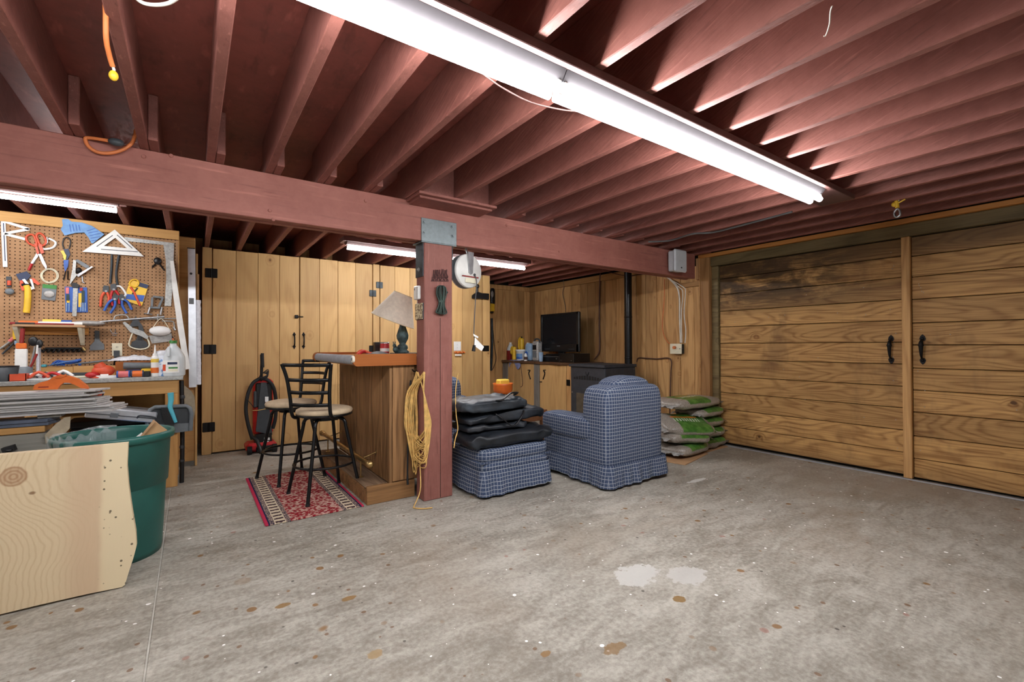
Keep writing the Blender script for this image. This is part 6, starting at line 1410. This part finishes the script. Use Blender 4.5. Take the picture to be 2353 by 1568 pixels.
# ================================================================== PELLET BAGS
def bagmat():
    k = N('pellet_bag'); p = k.obj(); s = k.n('ShaderNodeSeparateXYZ'); k.set(s.inputs[0], p); r = k.rnd()
    cr = k.noise(k.vm('ADD', p, (2.3, 0, 0)), 12, 3); pel = k.noise(p, 190, 2)
    grey = k.mix(k.ramp(pel, .35, .65), lin((120, 110, 100)), lin((176, 168, 158)))
    grn = k.mix(k.ramp(cr, .35, .65), lin((54, 104, 36)), lin((96, 142, 64)))
    top = k.ramp(k.math('ADD', s.outputs[2], k.math('MULTIPLY', cr, .03)), .080, .092)
    band = k.math('LESS_THAN', k.math('ABSOLUTE', k.math('SUBTRACT', s.outputs[0], k.math('MULTIPLY', k.math('SUBTRACT', r, .5), .12))), .19)
    c = k.mix(k.math('MULTIPLY', top, band), grey, grn)
    lt = k.math('MULTIPLY', k.math('LESS_THAN', k.math('ABSOLUTE', k.math('SUBTRACT', s.outputs[1], -.02)), .032), k.ramp(k.math('SINE', k.math('MULTIPLY', k.math('ADD', s.outputs[0], k.math('MULTIPLY', cr, .04)), 190.0)), .0, .35))
    lt = k.math('MULTIPLY', k.math('MULTIPLY', lt, top), k.math('LESS_THAN', k.math('ABSOLUTE', s.outputs[0]), .15)); c = k.mix(k.math('MULTIPLY', lt, .9), c, lin((226, 232, 220)))
    og = k.math('MULTIPLY', k.math('MULTIPLY', k.math('LESS_THAN', k.math('ABSOLUTE', k.math('SUBTRACT', s.outputs[1], .045)), .016), k.math('LESS_THAN', k.math('ABSOLUTE', s.outputs[0]), .16)), top); c = k.mix(k.math('MULTIPLY', og, .8), c, lin((214, 120, 50)))
    k.out(c, .32, 0, .5); k.bump(k.noise(p, 34, 4, .6), .35, .01)
bagmat()
def pellet(c, lx_, ly_, h, seed, rz, label, tx=0.0, ty=0.0):
    t = empty('pellet_sack', c, label, 'sack', 'sacks of stove pellets'); pw = lambda q, e: math.copysign(abs(q)**e, q)
    R_ = Matrix.Rotation(rz, 4, 'Z') @ Matrix.Rotation(ty, 4, 'Y') @ Matrix.Rotation(tx, 4, 'X'); g = G()
    def f(u, v_):
        a = 2*PI*u; ph = -PI/2+PI*v_; cp = pw(math.cos(ph), .7); q = V(lx_/2*cp*pw(math.cos(a), .5), ly_/2*cp*pw(math.sin(a), .5), h/2+h/2*pw(math.sin(ph), .7))
        n1 = mnoise.noise(V(q.x*8+seed*5, q.y*9, q.z*9)); n2 = mnoise.noise(V(q.x*22, q.y*20+seed, q.z*18)); q.z = max(0, q.z+.014*n1*cp+.006*n2); q.x += .012*n2; q.y += .014*n1; return q
    g.grid(f, 64, 20, True)
    o = bpy.data.objects.new('sack', g.mesh('sack', 'pellet_bag')); COL.objects.link(o); o.parent = t
    def flap(s):
        def ff(u, v_): return V(s*(lx_/2-.012+.055*v_), (u-.5)*ly_*.86, h*.5+.012*math.sin(u*17+seed)*v_+.006*math.sin(u*40)*v_-.02*v_)
        m = G().grid(ff, 24, 4).mesh('seam_flap', 'silver_bag'); f_ = bpy.data.objects.new('seam_flap', m); COL.objects.link(f_); f_.parent = t
    flap(1); flap(-1)
    t.location = c; t.rotation_euler = R_.to_euler(); return t
rz0 = math.radians(4)
pellet((4.45, 3.05, .012), .60, .40, .13, 1, rz0+.05, 'bottom pellet sack of the left column beside the armchair')
pellet((4.93, 3.13, .012), .56, .40, .12, 2, -.02, 'bottom pellet sack of the right column by the door jamb')
pellet((4.94, 3.14, .128), .56, .40, .125, 3, .03, 'second pellet sack up in the right column')
pellet((4.42, 3.05, .138), .56, .40, .13, 4, -.30, 'green pellet sack turned askew, second in the left column', .0, .05)
pellet((4.92, 3.15, .248), .56, .40, .12, 5, -.04, 'third pellet sack up in the right column')
pellet((4.93, 3.15, .362), .56, .42, .12, 6, .05, 'fourth pellet sack up in the right column')
pellet((4.47, 3.06, .262), .60, .42, .13, 7, -.40, 'pellet sack with its printed face tilted towards us in the left column', .30, .05)
pellet((4.72, 3.17, .475), .84, .42, .13, 8, -.03, 'topmost wide pellet sack lying across both columns')
G().rbox(3.98, 4.62, 2.80, 3.18, .0, .011, .002, rotz(.22, (4.3, 3.0, 0))).thing('plywood_scrap', 'plywood', 'plywood scrap under the left column of sacks', 'plywood')
G().rbox(4.66, 5.17, 2.93, 3.15, .0, .011, .002, rotz(.04, (4.9, 3.05, 0))).thing('plywood_scrap', 'plywood', 'plywood scrap under the right column of sacks', 'plywood')

# ================================================================== CABLES, BOXES, CEILING THINGS
XI = XW-.034
def wl_(px, py, x=XI): return W(px, py, 'x', x)
t = empty('junction_box', wl_(1560, 815), 'cream electrical junction box on the boarded wall', 'junction box')
a, b = wl_(1547, 791), wl_(1572, 813); G().rbox(XI-.055, XI+.008, b.y, a.y, b.z, a.z, .005).build('box', 'dark_bracket', t); G().rbox(XI-.064, XI-.055, b.y-.006, a.y+.006, b.z-.004, a.z+.004, .003).build('cover', 'cream_plastic', t)
q = wl_(1551, 799, XI-.064); G().cyl(q, q-V(.03, 0, 0), .02, n=12).build('plug', 'cord_orange', t)
for px in (1562, 1568): q = wl_(px, 802, XI-.0645); G().box(q.x-.001, q.x, q.y-.01, q.y+.01, q.z-.004, q.z+.004).build('socket_slot', 'dark_grey', t)
for i, pa in enumerate(([(1527, 632), (1552, 655), (1561, 680), (1562, 730), (1564, 788)], [(1535, 636), (1560, 660), (1569, 672), (1566, 720), (1567, 788)], [(1545, 645), (1570, 660), (1575, 672), (1572, 720), (1576, 760), (1574, 789)])):
    G().tube([wl_(x, y, XI-.012-.004*i) for x, y in pa], .011 if i == 0 else .007, 8, smooth=6).thing('house_cable', 'cord_white', ['thickest of the pale cables running down to the junction box', 'middle pale cable running down to the junction box', 'outermost pale cable running down to the junction box'][i], 'cable', 'cables to the junction box')
G().tube([wl_(x, y, XI-.012) for x, y in ((1527, 642), (1526, 690), (1522, 750), (1530, 780), (1546, 796))], .006, 6, smooth=6).thing('orange_cable', 'cord_orange', 'orange cord curving down the boarded wall into the junction box', 'cord')
G().tube([wl_(x, y, XI-.012) for x, y in ((1463, 832), (1468, 823), (1490, 824), (1510, 825), (1535, 823), (1543, 832), (1542, 850), (1541, 880), (1540, 920), (1538, 980))], .008, 8, smooth=6).thing('power_lead', 'cord_brown', 'brown power cord looping from the stove down the wall', 'cord')
G().tube([wl_(x, y, XI-.012) for x, y in ((1392, 612), (1381, 622), (1378, 660), (1377, 740), (1378, 790), (1376, 812), (1366, 826))], .010, 8, smooth=6).thing('tv_cable', 'cord_brown', 'dark brown cable running down the wall behind the television', 'cable')
G().tube([wl_(x, y, XI-.02) for x, y in ((1380, 620), (1400, 626), (1440, 634), (1480, 630), (1530, 628))], .006, 6, smooth=6).thing('sagging_cable', 'cord_brown', 'brown cord sagging along the top of the boarded wall', 'cord')
G().tube([wl_(x, y, XI-.01) for x, y in ((1290, 625), (1296, 655), (1293, 675), (1298, 700), (1300, 718))], .004, 6, smooth=6).thing('pull_chain', 'cord_grey', 'thin chain hanging above the television', 'chain')
plain('speaker_grey', (196, 200, 204), .5, 0, .03)
t = empty('outdoor_speaker', (4.62, 3.22, 2.04), 'light grey outdoor speaker fixed to the end of the beam', 'speaker')
G().rbox(4.47, 4.66, 3.16, 3.245, 2.045, 2.28, .014).build('cabinet', 'speaker_grey', t); G().rbox(4.45, 4.68, 3.13, 3.165, 2.035, 2.29, .022).build('front', 'speaker_grey', t); G().box(4.555, 4.58, 3.1285, 3.1305, 2.075, 2.09).build('badge', 'dark_grey', t); G().rbox(4.52, 4.62, 3.245, 3.268, 2.12, 2.22, .004).build('mount', 'grey_plastic', t)
# orange cords at the left
xo = jx[7]-.026
t = empty('orange_drop_cord', W(258, 178, 'y', 2.1), 'orange cord with a yellow plug dangling between the joists', 'cord')
G().tube([W(x, y, 'y', yy) for x, y, yy in ((243, -30, 1.95), (243, 30, 2.02), (244, 90, 2.06), (252, 130, 2.1), (259, 153, 2.12))], .008, 8, smooth=6).build('cord', 'cord_orange', t); G().ell(W(261, 174, 'y', 2.12), .014, .014, .018, 10, 8).build('plug', 'yellow', t); G().tube([W(x, y, 'y', 2.12) for x, y in ((259, 153), (262, 160), (261, 170))], .005, 6).build('clip', 'cord_white', t)
t = empty('beam_cord', W(250, 350, 'y', 3.24), 'orange cord looped over the beam with a grey plug', 'cord')
def bo(px, py, y=3.245): return W(px, py, 'y', y)
G().tube([bo(270, 328, 3.20), bo(240, 322, 3.22), bo(205, 317), bo(196, 320), bo(204, 337), bo(225, 350), bo(252, 352), bo(280, 345), bo(302, 330), bo(310, 312, 3.26), bo(312, 300, 3.30)], .009, 8, smooth=6).build('cord', 'cord_orange', t); G().ell(bo(267, 327, 3.20), .035, .02, .02, 12, 8).build('plug', 'dark_grey', t)
G().tube([W(x, y, 'z', 2.29) for x, y in ((290, -30), (320, 2), (350, 11), (385, 8), (410, -6), (440, -25))], .0055, 8, smooth=6).thing('white_cable', 'cord_white', 'white cable arching across a joist at the top edge', 'cable')
G().tube([W(x, y, 'z', 2.24+.02*(i in (0, 6))) for i, (x, y) in enumerate(((1085, 150), (1120, 178), (1160, 205), (1220, 235), (1290, 252), (1340, 258), (1400, 275)))], .0035, 8, smooth=6).thing('light_cord', 'cord_pink', 'pinkish cord sagging beside the main strip light', 'cord')
G().tube([W(x, y, 'z', 2.300) for x, y in ((1490, 556), (1540, 553), (1590, 538), (1640, 534), (1720, 514), (1820, 487))], .009, 8, smooth=6).thing('joist_cable', 'cord_grey', 'thin grey cable stapled across the far joists', 'cable')
G().tube([W(x, y, 'x', 5.12) for x, y in ((1600, 582), (1700, 562), (1850, 530), (1990, 500), (2120, 478), (2260, 455), (2420, 425))], .007, 8, smooth=6).thing('header_cable', 'cord_pink', 'pale wire running along the top of the door header', 'cable')
G().tube([W(x, y, 'x', 5.10) for x, y in ((1990, 489), (2080, 482), (2180, 462), (2290, 437), (2400, 405))], .006, 8, smooth=6).thing('upper_header_cable', 'cord_pink', 'upper pinkish wire above the right door', 'cable')
t = empty('ceiling_hook', W(2060, 498, 'x', 4.6), 'steel ring hook with a yellow tie hanging from the ceiling near the doors', 'hook')
def hk(px, py): return W(px, py, 'x', 4.45)
G().tube([hk(2061, 430), hk(2061, 446)], .006, 8).tube([hk(2061, 446), hk(2056, 456), hk(2059, 463), hk(2066, 460), hk(2065, 450)], .006, 8, True, smooth=3).build('eye_bolt', 'steel', t)
G().tube([hk(2060, 462), hk(2062, 478)], .014, 8).build('tie', 'yellow', t); G().tube([hk(2062, 468), hk(2080, 458)], .011, 6, flat=.4).build('tie_end', 'yellow_pale', t); G().ell(hk(2055, 470), .013, .02, .02, 8, 6).build('tie_knot', 'yellow', t)
G().tube([hk(2062, 480), hk(2055, 488), hk(2056, 497), hk(2062, 499), hk(2068, 494), hk(2067, 484)], .008, 8, True, smooth=4).build('ring', 'steel', t)
G().tube([W(x, y, 'z', 2.296) for x, y in ((1912, 14), (1908, 28), (1906, 55), (1898, 80), (1893, 83))], .0022, 6, smooth=5).thing('loose_string', 'cord_white', 'short white string hanging from a joist at the upper right', 'string')
